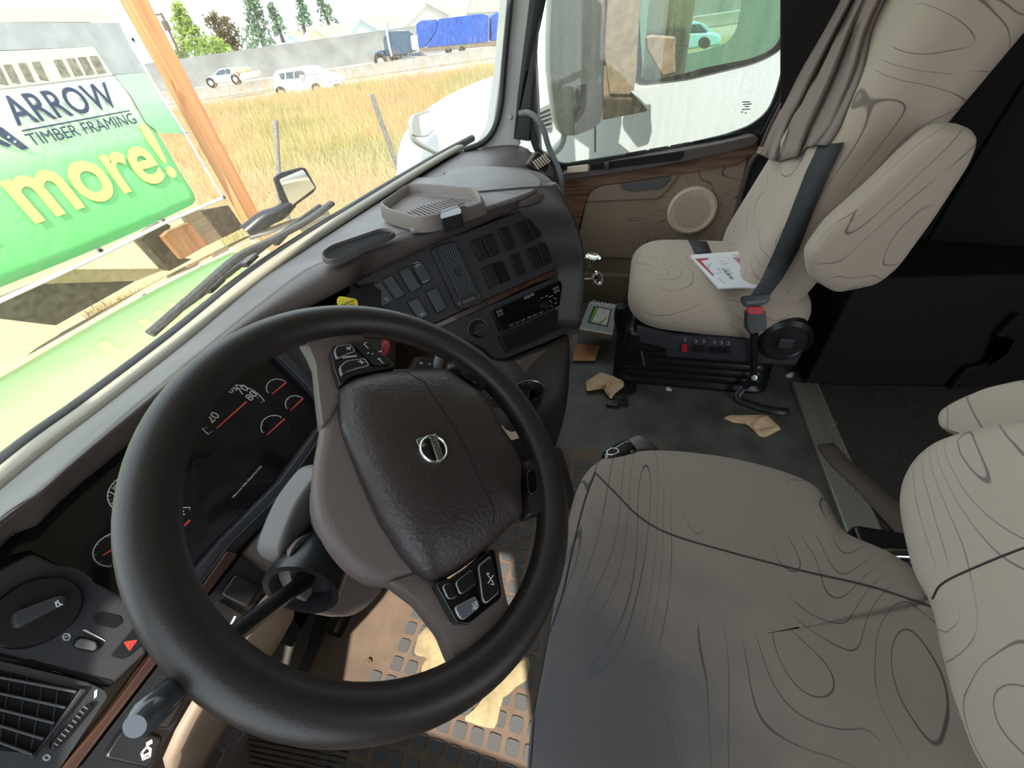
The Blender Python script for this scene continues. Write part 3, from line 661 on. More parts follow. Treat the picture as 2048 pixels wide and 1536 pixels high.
# bezel around the cluster: right wall and lower ledge
plate('bezel_side', CL, ZD((1330, 210), (1400, 200), (1660, 480), (1660, 560), (1560, 440)), 0, .02, M_PANEL, dash, .003)
plate('bezel_side', CL, [(545, 712), (610, 655), (700, 585), (760, 560), (760, 700), (690, 800), (640, 790), (600, 760)], -.03, .008, M_PANEL, dash, .002)
LE = CL.off(.03)
plate('bezel_ledge', LE, [(640, 850), (700, 800), (700, 905), (640, 905), (572, 1003), (470, 1105), (387, 1195), (340, 1195), (440, 1080), (560, 960)], -.05, 0, M_PANEL, dash, .004)
plate('bezel_ledge', LE, [(660, 890), (572, 1003), (470, 1105), (303, 1307), (285, 1290), (387, 1178), (455, 1088), (560, 985), (640, 870)], 0, .008, M_BLACK, dash, .003)
plate('driver_display', CL, ZD((1090, 715), (1300, 880), (985, 1230), (800, 1120), (850, 960)), 0, .0008, mat('display_green', (.012, .014, .012), .12), dash, 0)
text('display_lettering', 'Ultra Low Sulfur Diesel Fuel Only', CL, ZD((1082, 1180))[0], ZD((1275, 968))[0], M_WHITEMARK, dash, .001)
def gauge(cpx, rpx, a0, a1, needle, nticks, name='gauge', nums=()):
    # cpx = gauge centre, rpx = a pixel on its scale; angles in the plane
    cw, rw = CL.hit(*cpx), CL.hit(*rpx); R = (rw-cw).length
    def ang(q): v_ = CL.hit(*q)-cw; return math.degrees(math.atan2(v_.dot(CL.v), v_.dot(CL.u)))
    if isinstance(a0, tuple):
        a0, a1 = ang(a0), ang(a1)
        if a1 < a0: a1 += 360
    g = lathe(name, cw, CL.n, [(R*1.12, 0), (R*1.12, .0006), (0, .0006)], mat('gauge_black', (.008, .008, .010), .35), dash, 40)
    bm = bmesh.new()
    def pt(a, r): a = math.radians(a); return cw+(CL.u*math.cos(a)+CL.v*math.sin(a))*r+CL.n*.0014
    n_ = 40; w = .0007
    for k in range(n_):
        x, y = a0+(a1-a0)*k/n_, a0+(a1-a0)*(k+1)/n_
        bm.faces.new([bm.verts.new(q) for q in (pt(x, R-w), pt(x, R+w), pt(y, R+w), pt(y, R-w))])
    for k in range(nticks+1):
        x = a0+(a1-a0)*k/nticks; d = 38*w/R*.6
        bm.faces.new([bm.verts.new(q) for q in (pt(x-d, R), pt(x-d, R*.86), pt(x+d, R*.86), pt(x+d, R))])
    obj('gauge_scale', bm, M_WHITEMARK, g, smooth=False)
    for s_, a, r_ in nums:
        c_ = pt(a, R*r_) if not isinstance(a, tuple) else CL.hit(*a)+CL.n*.0014
        h_ = R*.085*len(s_); c_ = c_-CL.v*R*.06
        text('gauge_number', s_, CL, tuple(c_-CL.u*h_), tuple(c_+CL.u*h_), M_WHITEMARK, g, .0)
    P0, P1 = CL.hit(*needle[0])+CL.n*.004, CL.hit(*needle[1])+CL.n*.004
    d = (P1-P0).normalized(); s_ = CL.n.cross(d)
    prism('gauge_needle', [P0-s_*.0014, P1-s_*.0007, P1+s_*.0007, P0+s_*.0014], CL.n*.001, mat('needle_red', (.8, .09, .05), .4), g, smooth=False)
    return g
zd = lambda x, y: ZD((x, y))[0]
gauge(zd(1085, 600), zd(1290, 520), zd(1293, 520), zd(940, 722), (zd(1165, 530), zd(960, 712)), 16, nums=(('20', zd(950, 640), 0), ('30', zd(928, 572), 0), ('60', zd(1078, 440), 0), ('70', zd(1152, 450), 0), ('80', zd(1213, 492), 0)))
gauge(zd(1387, 438), zd(1308, 450), zd(1445, 385), zd(1312, 465), (zd(1435, 398), zd(1338, 478)), 5)
gauge(zd(1508, 547), zd(1436, 555), zd(1565, 492), zd(1442, 572), (zd(1552, 505), zd(1465, 588)), 5)
gauge(zd(1365, 700), zd(1268, 690), zd(1425, 600), zd(1280, 735), (zd(1425, 645), zd(1305, 755)), 4)
gauge(zd(730, 1385), zd(735, 1248), zd(785, 1252), zd(675, 1270), (zd(780, 1335), zd(672, 1440)), 1, nums=(('F', zd(748, 1285), 0),))
gauge((275, 985), (216, 985), -30, 230, ((330, 965), (262, 1030)), 24, nums=(('10', 165, .7), ('15', 120, .7)))
gauge((232, 1098), (187, 1100), 30, 210, ((262, 1075), (205, 1112)), 5)

# headlight switch panel at the far left
HP = CL.off(.035)
hp = plate('light_panel', HP, ZB((-60, 420), (180, 300), (720, 555), (850, 870), (630, 1080), (540, 1060), (-60, 850)), -.06, 0, M_PANEL, dash, .004)
plate('panel_groove', HP, ZB((-60, 860), (640, 1035), (640, 1050), (-60, 880)), 0, .001, M_VOID, hp, 0)
kc = HP.hit(*ZB((215, 640))[0])
lathe('dial_recess', kc, HP.n, [(.045, 0), (.045, .0006), (.036, .0008), (0, .0008)], mat('dial_navy', (.03, .031, .04), .4), hp, 48)
kn = lathe('headlight_knob', kc, HP.n, [(.034, 0), (.034, .010), (.032, .013), (0, .013)], M_BLACK, hp, 48)
KH = HP.off(.013)
plate('knob_bar', KH, ZB((60, 650), (340, 545), (385, 560), (375, 600), (100, 745), (65, 720)), 0, .014, M_PANEL, kn, .005, r=.006)
def icon(segs, par, fr=None, h=.0016, w=.0011): return strokes('panel_symbol', fr or HP, segs, w, M_WHITEMARK, par, h)
icon([ZB((100, 525), (130, 512)) + ZB((142, 520), (138, 545), (118, 555), (98, 550)), ZB((90, 535), (98, 555))], hp)
icon([ZB((240, 465), (262, 460), (278, 470), (272, 490), (250, 495), (240, 465)), ZB((225, 500), (240, 480)), ZB((232, 502), (246, 484))], hp)
icon([ZB((318, 585), (340, 590), (345, 605), (325, 612), (318, 585)), ZB((330, 575), (332, 582)), ZB((350, 598), (358, 600))], kn, KH.off(.014))
icon([ZB((5, 625), (40, 610)), ZB((8, 640), (42, 625)), ZB((0, 730), (15, 715), (8, 735))], hp)
icon([ZB((358, 780), (372, 766), (395, 768), (402, 785), (390, 803), (368, 802), (358, 780)), ZB((370, 785), (390, 780))], hp)
plate('dimmer_mark', HP, ZB((468, 745), (490, 742), (605, 805), (600, 808)), 0, .001, M_WHITEMARK, hp, 0)
plate('dimmer_well', HP, ZB((412, 820), (445, 780), (580, 810), (585, 840), (545, 875), (425, 850)), 0, .0012, M_VOID, hp, 0, r=.003)
plate('dimmer_wheel', HP, ZB((420, 825), (460, 788), (550, 810), (560, 845), (535, 865), (430, 845)), 0, .006, M_GREY, hp, .002, r=.003)
plate('blank_button', HP, ZB((530, 665), (580, 640), (690, 665), (705, 700), (660, 740), (545, 715)), 0, .0012, M_BLACK, hp, .0006, r=.003)
hz = plate('hazard_button', HP, ZB((770, 725), (830, 760), (820, 810), (705, 915), (630, 895), (640, 880)), 0, .005, M_BLACK, hp, .002, r=.003)
strokes('hazard_triangle', HP, [ZB((712, 815), (778, 805), (740, 858), (712, 815)), ZB((728, 822), (758, 817), (741, 840), (728, 822))], .0014, M_RED, hz, .0052)
# left vent with vertical vanes and thumb wheel
lv = plate('side_vent', HP, ZB((-60, 900), (500, 1040), (600, 1085), (620, 1120), (340, 1536), (250, 1600), (-60, 1600)), -.02, .008, M_PANEL, dash, .004, r=.004)
plate('vent_opening', HP, ZB((-60, 955), (455, 1085), (200, 1445), (-60, 1420)), .008, .0086, M_VOID, lv, 0)
for k in range(5):
    y = 1010+k*88; x1 = 440-k*62
    plate('slat', HP, ZB((-60, y-20), (x1, y+75), (x1-8, y+90), (-60, y-4)), .0085, .015, MATS['slat_grey'], lv, .0008)
for k in range(4):
    x = 60+k*90; plate('vane', HP, ZB((x, 985+k*22), (x+14, 989+k*22), (x-60+k*4, 1420), (x-76+k*4, 1418)), .0083, .010, M_BLACK, lv, .0005)
plate('vent_frame', HP, ZB((455, 1070), (500, 1075), (190, 1480), (150, 1450), (200, 1440), (440, 1100)), .008, .013, M_PANEL, lv, .002)
tw = plate('vent_wheel', HP, ZB((520, 1155), (528, 1175), (340, 1400), (300, 1430), (285, 1410), (300, 1370), (490, 1165)), .008, .013, M_BLACK, lv, .002, r=.004)
for k in range(9):
    t = k/8; x, y = 320+165*t, 1390-205*t
    plate('wheel_rib', HP, ZB((x-14, y-8), (x+12, y+8), (x+18, y-2), (x-8, y-18)), .013, .0145, M_GREY, tw, .0005)
strokes('vent_marking', HP, [arcpx(*ZB((267, 1467))[0], 6, 5, 0, 360, 14)], .0014, M_WHITEMARK, lv, .0085)
plate('vent_open_mark', HP, ZB((538, 1090), (556, 1080), (552, 1120), (535, 1135)), .008, .0088, M_WHITEMARK, lv, 0)
# wood strip and lower button strip running down to the left
LW = CL.off(.045)
plate('wood_strip', LW, ZB((330, 1560), (600, 1240), (870, 880), (1110, 560), (1300, 290), (1335, 300), (1370, 310), (1140, 610), (930, 900), (640, 1280), (430, 1560)), -.04, 0, M_WOODX, dash, .003)
BS = CL.off(.040)
bs = plate('button_strip', BS, ZB((420, 1560), (640, 1290), (930, 915), (1140, 615), (1380, 320), (1560, 440), (1550, 470), (1120, 1110), (860, 1560)), -.05, 0, M_BLACK, dash, .003)
for q in (((1340, 425), (1480, 500), (1410, 625), (1255, 545)), ((1235, 570), (1395, 660), (1300, 770), (1180, 690)), ((870, 1085), (1060, 1130), (960, 1310), (745, 1260)), ((700, 1300), (935, 1350), (850, 1535), (585, 1475))):
    plate('rocker_switch', BS, ZB(*q), 0, .009, M_BLACK, bs, .0035, r=.006)
strokes('switch_marking', BS, [ZB((1335, 670), (1308, 722))], .0026, M_WHITEMARK, bs, .0095)
strokes('switch_marking', BS, [ZB((805, 1440), (835, 1405), (855, 1420), (850, 1460), (815, 1475), (805, 1440)), ZB((835, 1385), (860, 1370)), ZB((835, 1395), (862, 1382)), ZB((820, 1455), (850, 1440))], .0022, M_WHITEMARK, bs, .0095)
# brown lower dash shroud under the strip
LD = CL.off(.030)
plate('lower_shroud', LD, [(640, 905), (700, 880), (690, 960), (600, 1010), (545, 1075), (548, 1110), (560, 1160), (542, 1165), (480, 1112), (572, 1003)], -.06, 0, M_SHELL, dash, .006)
plate('column_void', LD.off(-.05), [(700, 920), (640, 960), (560, 1060), (548, 1140), (600, 1160), (700, 1100)], -.02, 0, M_VOID, dash, 0)
knee = [[at(*p, 'y', .42) for p in ZB((860, 1560), (1120, 1110), (1290, 850), (1550, 470))], [at(*p, 'y', .46) for p in ZB((1010, 1560), (1200, 1180), (1400, 900), (1620, 560))], [at(*p, 'y', .62) for p in ZB((1100, 1600), (1290, 1250), (1480, 960), (1700, 620))]]
sheet('knee_panel', knee, M_TAN, dash, .01, 1)

# ------------------------------------------------------------ steering wheel
WC = Vector((.2134, .2229, .798)); WN = Vector((0, -.634, .773)).normalized()
WF = Fr(WC, WN, (1, 0, 0))
wheel = empty('steering_wheel', WC, 'big dark leather steering wheel in front of the driver seat', 'steering wheel')
ring = [WF.p(.2085*math.cos(2*PI*k/96), .2085*math.sin(2*PI*k/96)) for k in range(96)]
tube('rim', ring, .0208, M_RIM, wheel, closed=True, seg=20)
def wl(h): return WF.off(h)
W0 = wl(-.012)
# shell and spokes
def skin(name, fr, px, hs, m, parent, r=.01, cen=None): return pillow(name, fr, px, hs, m, parent, r, cen)
prof_shell = [(.90, -.035), (.98, -.022), (1.0, -.010), (.99, .0), (.95, .006), (.88, .009)]
shell = skin('back_shell', W0, [(648, 800), (640, 870), (628, 930), (624, 985), (632, 1040), (655, 1090), (690, 1135), (730, 1165), (780, 1176), (860, 1160), (960, 1110), (1060, 1010), (1040, 930), (1000, 840), (960, 760), (850, 735), (720, 740)], prof_shell, M_SHELL, wheel, .03)
def spoke(name, px, hs, fr=W0, m=M_SHELL, r=.006): return skin(name, fr, px, hs, m, wheel, r)
flat = [(.94, -.016), (1.0, -.010), (1.0, .004), (.96, .010), (.90, .011)]
spoke('spoke', [(596, 672), (700, 652), (718, 656), (726, 690), (785, 750), (760, 790), (690, 790), (655, 850), (640, 860), (632, 790), (627, 735), (615, 705)], flat)
spoke('spoke', [(770, 1165), (850, 1140), (900, 1165), (990, 1100), (1000, 1170), (1010, 1215), (1050, 1245), (1010, 1330), (930, 1350), (902, 1330), (880, 1275), (830, 1210)], flat)
thin = [(.9, -.014), (1.0, -.006), (1.0, .004), (.9, .012), (.8, .013)]
spoke('spoke', ZA((1000, 470), (1020, 410), (1060, 330), (1180, 400), (1400, 570), (1440, 640), (1340, 600), (1250, 590), (1240, 640), (1120, 560)), thin, wl(-.006), M_RIM, .008)
spoke('spoke', ZA((1510, 1110), (1600, 1080), (1640, 1020), (1760, 1000), (1860, 1350), (1820, 1480), (1700, 1500), (1620, 1470), (1520, 1520), (1495, 1300)), thin, wl(-.006), M_RIM, .008)
# airbag cover
cover = ZA((262, 640), (275, 590), (340, 545), (520, 500), (720, 480), (985, 470), (1060, 520), (1150, 590), (1250, 640), (1320, 760), (1400, 920), (1512, 1110), (1505, 1300), (1520, 1480), (1465, 1520)) + ZC((1690, 140), (1560, 240), (1450, 310), (1360, 338), (1290, 300), (1180, 180), (1090, 30)) + ZA((560, 1536), (430, 1250), (330, 1000), (270, 830))
HC = wl(.004)
cov = pillow('airbag_cover', HC, cover, [(1.0, -.03), (1.0, -.004), (.985, .004), (.95, .009), (.88, .015), (.78, .0215), (.66, .025), (.5, .027), (.3, .028), (.1, .028)], M_HUB, wheel, .012, cen=(835, 880))
# seam lines in the cover, following its dome
def on_cover(px, k=.0006):
    p = HC.hit(*px); return p
from mathutils.bvhtree import BVHTree
def drape(objm, pxs, lift=.0005):
    me = objm.data; bv = BVHTree.FromPolygons([v.co.copy() for v in me.vertices], [tuple(f.vertices) for f in me.polygons]); out = []
    for q in pxs:
        d = cam2world(Vector(((q[0]-1024)/FPX, (q[1]-768)/FPX, 1))).normalized()
        h = bv.ray_cast(CAMPOS, d)
        out.append(h[0]+h[1]*lift if h[0] is not None else None)
    return [p for p in out if p is not None]
for seam in (ZA((712, 485), (850, 560), (960, 730), (1090, 930), (1240, 1250), (1320, 1420), (1322, 1530)),):
    pxs = [seam[0]]
    for a, b in zip(seam, seam[1:]):
        for k in range(1, 7): pxs.append((a[0]+(b[0]-a[0])*k/6, a[1]+(b[1]-a[1])*k/6))
    pts = drape(cov, pxs, 0)
    if len(pts) > 3: tube('cover_seam', pts, .0007, M_VOID, cov, seg=6)
# emblem
ec = drape(cov, [(864, 901)], .0)[0]
EF = Fr(ec+WN*.001, WN, WF.u)
ra = (EF.hit(889, 900)-EF.hit(864, 901)).length
em = tube('emblem', [EF.p((ra)*math.cos(2*PI*k/48), ra*math.sin(2*PI*k/48),    .002) for k in range(48)], .0042, M_SILVER, cov, closed=True, seg=8, flat=.5)
plate('emblem_bar', EF, ZA((872, 945), (915, 925), (968, 1090), (925, 1110)), .001, .006, M_SILVER, em, .0008)
text('emblem_lettering', 'VOLVO', EF, ZA((962, 1085))[0], ZA((885, 935))[0], M_PANEL, em, .0063)
plate('emblem_arrow', EF, ZA((782, 965), (828, 945), (815, 975), (850, 995), (835, 1015), (812, 1000), (800, 1012)), .001, .005, M_SILVER, em, .0006)
# switch pods on two spokes
GF = wl(.006)
pod = plate('switch_pod', GF, ZA((198, 350), (215, 335), (430, 298), (470, 305), (655, 475), (520, 500), (340, 540), (268, 605), (225, 480)), -.01, .006, M_GLOSS, wheel, .003, r=.005)
PFm = mat('edge_silver', (.42, .42, .45), .35, .6)
for q in (((218, 375), (240, 345), (330, 332), (368, 380), (320, 395), (235, 435)), ((252, 490), (300, 445), (430, 425), (462, 475), (380, 495), (300, 520), (268, 550))):
    b_ = plate('pod_button', GF, ZA(*q), .006, .010, PFm, pod, .0015, r=.003)
    cxx = sum(x for x, y in q)/len(q); cyy = sum(y for x, y in q)/len(q)
    plate('button_face', GF, ZA(*[(cxx+(x-cxx)*.88, cyy+(y-cyy)*.86) for x, y in q]), .0095, .0108, M_BLACK, b_, .001, r=.003)
plate('pod_slider', GF, ZA((270, 410), (375, 400), (380, 412), (280, 425)), .006, .009, PFm, pod, .001)
b_ = plate('pod_button', GF, ZA((360, 335), (375, 318), (460, 318), (605, 455), (590, 465), (490, 470)), .006, .0095, M_BLACK, pod, .0015, r=.004)
strokes('pod_marking', GF, [ZA((420, 330), (450, 360)), ZA((428, 325), (440, 322)), ZA((445, 395), (455, 390)), ZA((475, 398), (485, 398)), ZA((520, 430), (550, 460)), ZA((520, 385), (540, 378)), ZA((515, 435), (530, 428))], .0012, M_WHITEMARK, b_, .0098)
strokes('pod_marking', GF, [ZA((302, 362), (326, 358), (325, 372), (305, 372)), ZA((380, 455), (420, 460)), ZA((395, 445), (405, 470))], .0012, M_WHITEMARK, pod, .0112)
pod2 = plate('switch_pod', GF, ZC((1362, 345), (1450, 320), (1560, 250), (1690, 140), (1712, 160), (1752, 410), (1740, 440), (1560, 590), (1490, 580), (1440, 490)), -.01, .006, M_GLOSS, wheel, .003, r=.005)
for q in (((1395, 360), (1450, 345), (1490, 430), (1430, 445)), ((1470, 345), (1570, 265), (1600, 350), (1500, 420)), ((1605, 245), (1680, 185), (1730, 400), (1650, 470), (1630, 450)), ((1465, 485), (1595, 420), (1612, 490), (1520, 565), (1490, 545))):
    b_ = plate('pod_button', GF, ZC(*q), .006, .009, PFm, pod2, .0015, r=.004)
    cxx = sum(x for x, y in q)/len(q); cyy = sum(y for x, y in q)/len(q)
    plate('button_face', GF, ZC(*[(cxx+(x-cxx)*.93, cyy+(y-cyy)*.93) for x, y in q]), .0085, .0098, M_BLACK if q[0][0] != 1465 else mat('button_slate', (.12, .13, .16), .3), b_, .001, r=.004)
strokes('pod_marking', GF, [ZC((1655, 300), (1690, 350)), ZC((1688, 305), (1658, 350)), ZC((1650, 295), (1665, 293)), ZC((1675, 355), (1692, 358))], .0011, M_WHITEMARK, pod2, .0102)
strokes('pod_marking', GF, [ZC((1565, 470), (1595, 495)), ZC((1595, 455), (1568, 505)), ZC((1575, 462), (1590, 460), (1600, 480), (1585, 500), (1570, 490))], .0012, M_WHITEMARK, pod2, .0102)
# small oval buttons on the thin spokes
plate('horn_button', wl(.008), ZA((1085, 500), (1130, 495), (1180, 530), (1235, 560), (1210, 575), (1170, 570), (1120, 540)), -.002, .004, M_GLOSS, wheel, .0015, r=.004)
plate('horn_button', wl(.008), ZA((1535, 1190), (1560, 1165), (1600, 1170), (1608, 1300), (1580, 1335), (1545, 1320)), -.002, .004, M_GLOSS, wheel, .0015, r=.004)

# steering column with collar and stalks
scol = empty('steering_column', WC-WN*.15, 'grey brown steering column shroud beneath the steering wheel hub', 'steering column')
ax0 = WC-WN*.03; 
lathe('column_shroud', ax0, -WN, [(.075, 0), (.080, .02), (.078, .06), (.068, .12), (.055, .2), (.045, .36), (0, .36)], M_GREY, scol, 40)
cv_ = [at(*p, 'y', .33) for p in [(650, 1060), (600, 1070), (570, 1120), (590, 1190), (650, 1225), (700, 1235), (735, 1215), (770, 1175), (720, 1130)]]
prism('lower_cover', roundpoly(cv_, .02, 4), (0, .04, -.03), M_SHELL, scol, .012)
prism('column_neck', roundpoly([at(*p, 'y', .345) for p in [(598, 1000), (650, 930), (780, 980), (760, 1150), (690, 1150), (640, 1160), (552, 1120), (572, 1060)]], .02, 4), (0, .035, 0), mat('neck_grey', (.15, .138, .13), .45, bump=.2, bscale=400), scol, .014)
SF = wl(-.085)
col0 = SF.hit(612, 1165); colA = SF.hit(640, 1100)
# collar: short open cylinder pointing down-left, where the stalk leaves
axc = (SF.hit(598, 1185)-SF.hit(650, 1110)).normalized()
cl0 = SF.hit(632, 1128)
base_c = at(634, 1120, 'y', .33)
q_ = at(592, 1200, 'y', .33)-CAMPOS
dirc = (CAMPOS+q_.normalized()*((base_c-CAMPOS).length*.955)-base_c).normalized()
coll = lathe('stalk_collar', base_c, dirc, [(.030, -.05), (.040, .0), (.042, .035), (.042, .040), (.035, .040), (.033, .02), (0, .02)], M_BLACK, scol, 36)
s0 = base_c+dirc*.025
e_ = at(440, 1290, 'y', s0.y-.03); e2 = at(330, 1395, 'y', s0.y-.05)
stalk = tube('turn_signal_stalk', [s0, s0.lerp(e_, .25), e_, e2], [.011, .009, .009, .010], M_BLACK, scol, seg=14, flat=.75)
kd = (e2-e_).normalized()
tube('stalk_knob', [e2-kd*.01, e2+kd*.004, e2+kd*.018, e2+kd*.024], [.009, .0105, .0105, .007], mat('knob_clear', (.06, .065, .08), .15, coat=.5), stalk, seg=18)
# wiper / engine brake stalk on the other side with buttons
KS = Fr(at(828, 735, 'y', .42), (-.4, -.8, .5))
ws_ = plate('gear_stalk_head', KS, ZA((750, 480), (800, 395), (815, 385), (900, 410), (905, 460), (880, 500)), -.02, .008, M_BLACK, scol, .004, r=.005)
strokes('stalk_marking', KS, [ZA((805, 425), (828, 432), (815, 440), (805, 425)), ZA((862, 440), (880, 432), (875, 445))], .0012, M_WHITEMARK, ws_, .0085)
tube('stalk_arm', [KS.hit(815, 760), KS.hit(800, 800)-KS.n*.02, KS.hit(780, 860)-KS.n*.06], .008, M_BLACK, scol, smoothn=4)
st2 = [at(*q, 'y', .40) for q in [(895, 668), (885, 700), (870, 740)]]
tube('lever', st2, .011, M_GREY, scol, smoothn=3)

# ------------------------------------------------------------ driver's seat
ds = empty('driver_seat', (.24, -.25, 0), 'worn grey-brown driver seat with soiled left side in the foreground', 'seat')
SZ = .50
out = [(1052, 1560), (1062, 1440), (1092, 1290), (1122, 1120), (1140, 1020), (1160, 960), (1195, 925), (1260, 912), (1340, 912), (1450, 926), (1560, 955), (1625, 985), (1660, 1035), (1690, 1072), (1770, 1105), (1840, 1150), (1890, 1210)]
OUT = [at(*p, 'z', .475) for p in out]
lft = [Vector((-.05, -.46, .475)), Vector((-.055, -.30, .475)), Vector((-.055, -.12, .475)), Vector((-.045, .01, .475)), Vector((-.01, .05, .475))]
OUT = OUT + [Vector((.34, -.50, .475)), Vector((.1, -.51, .475))] + lft
cen = Vector((.24, -.22, .475))
bm = bmesh.new(); R = []
pts = catmull(OUT, 3, True)
for s_, h in ((.93, -.15), (.97, -.13), (1.0, -.09), (1.005, -.045), (1.0, -.015), (.985, .004), (.955, .016), (.91, .023), (.84, .026), (.74, .024), (.6, .018), (.42, .013), (.22, .012), (.05, .012)):
    row = []
    for p in pts:
        q = cen+(p-cen)*s_; dz = h
        side = max(0, abs(q.x-.24)-.14)/.14            # raised side bolsters
        if h > 0: dz += .018*min(1, side)*(1 if s_ < .96 else .4)
        q.z = .475+dz; row.append(bm.verts.new(q))
    R.append(row)
for a, b in zip(R, R[1:]):
    for i in range(len(pts)): bm.faces.new((a[i], a[(i+1) % len(pts)], b[(i+1) % len(pts)], b[i]))
bm.faces.new(R[-1]); bm.faces.new(list(reversed(R[0])))
cush = obj('seat_cushion', bm, M_FABW, ds, auto=False)
def interp(a, k=8):
    o = [a[0]]
    for p, q in zip(a, a[1:]):
        for j in range(1, k+1): o.append((p[0]+(q[0]-p[0])*j/k, p[1]+(q[1]-p[1])*j/k))
    return o
def spl2(a, k=8): return [(p.x, p.y) for p in catmull([Vector((x, y, 0)) for x, y in a], k)]
seam = drape(cush, spl2(ZK((370, 185), (440, 255), (540, 355), (660, 425), (880, 492), (1180, 570), (1450, 632), (1690, 712)), 8), 0)
if len(seam) > 4: tube('cushion_seam', seam, .0016, mat('seam_dark', (.04, .035, .033), .8), cush, seg=6)
seam = drape(cush, spl2(ZK((372, 185), (330, 300), (285, 480), (240, 680), (190, 830), (150, 1000), (120, 1340)), 6), 0)
if len(seam) > 4: tube('cushion_seam', seam, .0018, MATS['seam_dark'], cush, seg=6)
# plinth of the seat, front skirt
bm = bmesh.new(); R = []
for z, k, g_ in ((.345, .93, 0), (.30, .90, 0), (.26, .90, .01), (.22, .88, 0), (.18, .90, .01), (.14, .88, 0), (.10, .90, .01), (.05, .88, 0), (0.0, .92, .01)):
    R.append([bm.verts.new(Vector((.24+(p.x-.24)*(k+g_), -.23+(p.y+.23)*(k+g_), z))) for p in pts])
for a, b in zip(R, R[1:]):
    for i in range(len(pts)): bm.faces.new((a[i], a[(i+1) % len(pts)], b[(i+1) % len(pts)], b[i]))
obj('suspension_bellows', bm, M_BLACK, ds, auto=False)
# backrest: lower bolster and upper part separated by a seam line
def backrest(px_list, yz, m, parent, name): pass
BP = Fr((.24, -.47, .55), (.0, .93, .36), (1, 0, 0))
bo = ZK((1700, 720), (1625, 560), (1585, 440), (1562, 330), (1575, 240), (1610, 160), (1660, 90), (1740, 30), (1850, 0), (2060, -60))
bpx = [(1940, 1600), (1905, 1400), (1870, 1215), (1830, 1150), (1812, 1075), (1800, 1010), (1806, 960), (1830, 915), (1870, 880), (1930, 858), (2060, 830), (2500, 900), (2700, 1600)]
pillow('backrest', BP, bpx, [(.97, -.14), (1.0, -.11), (1.01, -.06), (1.0, -.02), (.985, .0), (.95, .014), (.89, .022), (.8, .026), (.6, .028), (.3, .028)], M_FABL, ds, .03, cen=(2250, 1250))
bk = [o for o in bpy.data.objects if o.name == 'backrest'][0]
seam = drape(bk, spl2(ZK((1690, 680), (1730, 620), (1850, 560), (2050, 480), (2300, 400)), 8), 0)
if len(seam) > 4: tube('backrest_seam', seam, .0014, MATS['seam_dark'], bk, seg=6)
# folded armrest behind the right side of the backrest
pillow('armrest', BP.off(-.10), [(1886, 862), (1882, 830), (1915, 808), (1980, 780), (2060, 762), (2400, 760), (2400, 950), (2000, 900)], [(.95, -.05), (1, -.03), (1, .0), (.96, .015), (.9, .02)], M_FABL, ds, .015, cen=(2150, 870))
tube('seat_rail', [at(1740, 1104, 'z', .40)+Vector((-.03, .02, 0)), at(1740, 1104, 'z', .42), at(1790, 1106, 'z', .42), at(1840, 1108, 'z', .42)], .010, M_CHROME, ds)
box('seat_tilt_frame', (.30, -.5, .36), (.2, .06, .05), M_BLACK, ds, .01)

# gear selector / armrest control on a stalk at the seat's inner front corner
gc = at(1238, 908, 'z', .50)
gs = empty('gear_selector', (gc.x, gc.y, 0), 'black and silver gear selector knob at the front corner of the driver seat', 'gear selector')
GK = Fr(gc, (-.25, .1, .95), (-.45, .55, 0))
softbox('selector_knob', gc, (.036, .019, .016), (.016, .017, .015), M_GLOSS, gs, 8, rot=Matrix((GK.u, GK.v, GK.n)).transposed())
plate('chrome_button', Fr(gc+GK.n*.014, GK.n, GK.u), [(1212, 903), (1222, 896), (1236, 897), (1240, 905), (1228, 911), (1214, 911)], 0, .003, M_CHROME, gs, .001, r=.003)
plate('button_face', Fr(gc+GK.n*.014, GK.n, GK.u), [(1215, 904), (1223, 898), (1234, 899), (1236, 904), (1227, 909), (1216, 909)], .003, .0036, M_BLACK, gs, 0, r=.002)
tube('selector_arm', [gc-GK.u*.02-GK.n*.005, gc-GK.u*.06-Vector((0, 0, .02)), (gc.x+.06, gc.y-.12, .36)], [.015, .017, .02], M_GREY, gs, smoothn=4, seg=14)

# ------------------------------------------------------------ passenger seat
ps = empty('passenger_seat', (1.45, -.28, 0), 'tan patterned passenger seat on black suspension bellows beside the passenger door', 'seat')
def cdef(p, h):
    p.z += .012*(p.y/h.y) ; p.z -= .02*(p.x/h.x)**2*(1 if p.z > 0 else 0)
    if p.y > 0: p.x *= 1-.10*(p.y/h.y)**2; 
    return p
pc = softbox('seat_cushion', (1.45, -.29, .385), (.265, .285, .095), (.12, .12, .08), M_FAB, ps, 14, cdef)
def bellow(name, x0, x1, y0, y1, zs, m, parent):
    bm = bmesh.new(); R = []
    c2 = [(x0, y0), (x1, y0), (x1, y1), (x0, y1)]
    P2 = roundpoly([Vector((x, y, 0)) for x, y in c2], .07, 5); c_ = Vector(((x0+x1)/2, (y0+y1)/2, 0))
    for z, k in zs: R.append([bm.verts.new(Vector((c_.x+(p.x-c_.x)*k, c_.y+(p.y-c_.y)*k, z))) for p in P2])
    for a, b in zip(R, R[1:]):
        for i in range(len(P2)): bm.faces.new((a[i], a[(i+1) % len(P2)], b[(i+1) % len(P2)], b[i]))
    bm.faces.new(R[-1]); return obj(name, bm, m, parent, auto=False)
bz = [(0, 1.0), (.008, 1.02)]
for k in range(5): bz += [(.02+k*.032, 1.02-.01*k), (.03+k*.032, .965-.01*k), (.042+k*.032, .965-.01*k)]
bz += [(.185, .97), (.20, .95), (.215, .90), (.22, .5)]
bellow('suspension_bellows', 1.29, 1.72, -.56, .02, bz, M_BLACK, ps)
box('base_frame', (1.47, -.27, .25), (.235, .26, .05), M_BLACK, ps, .03)
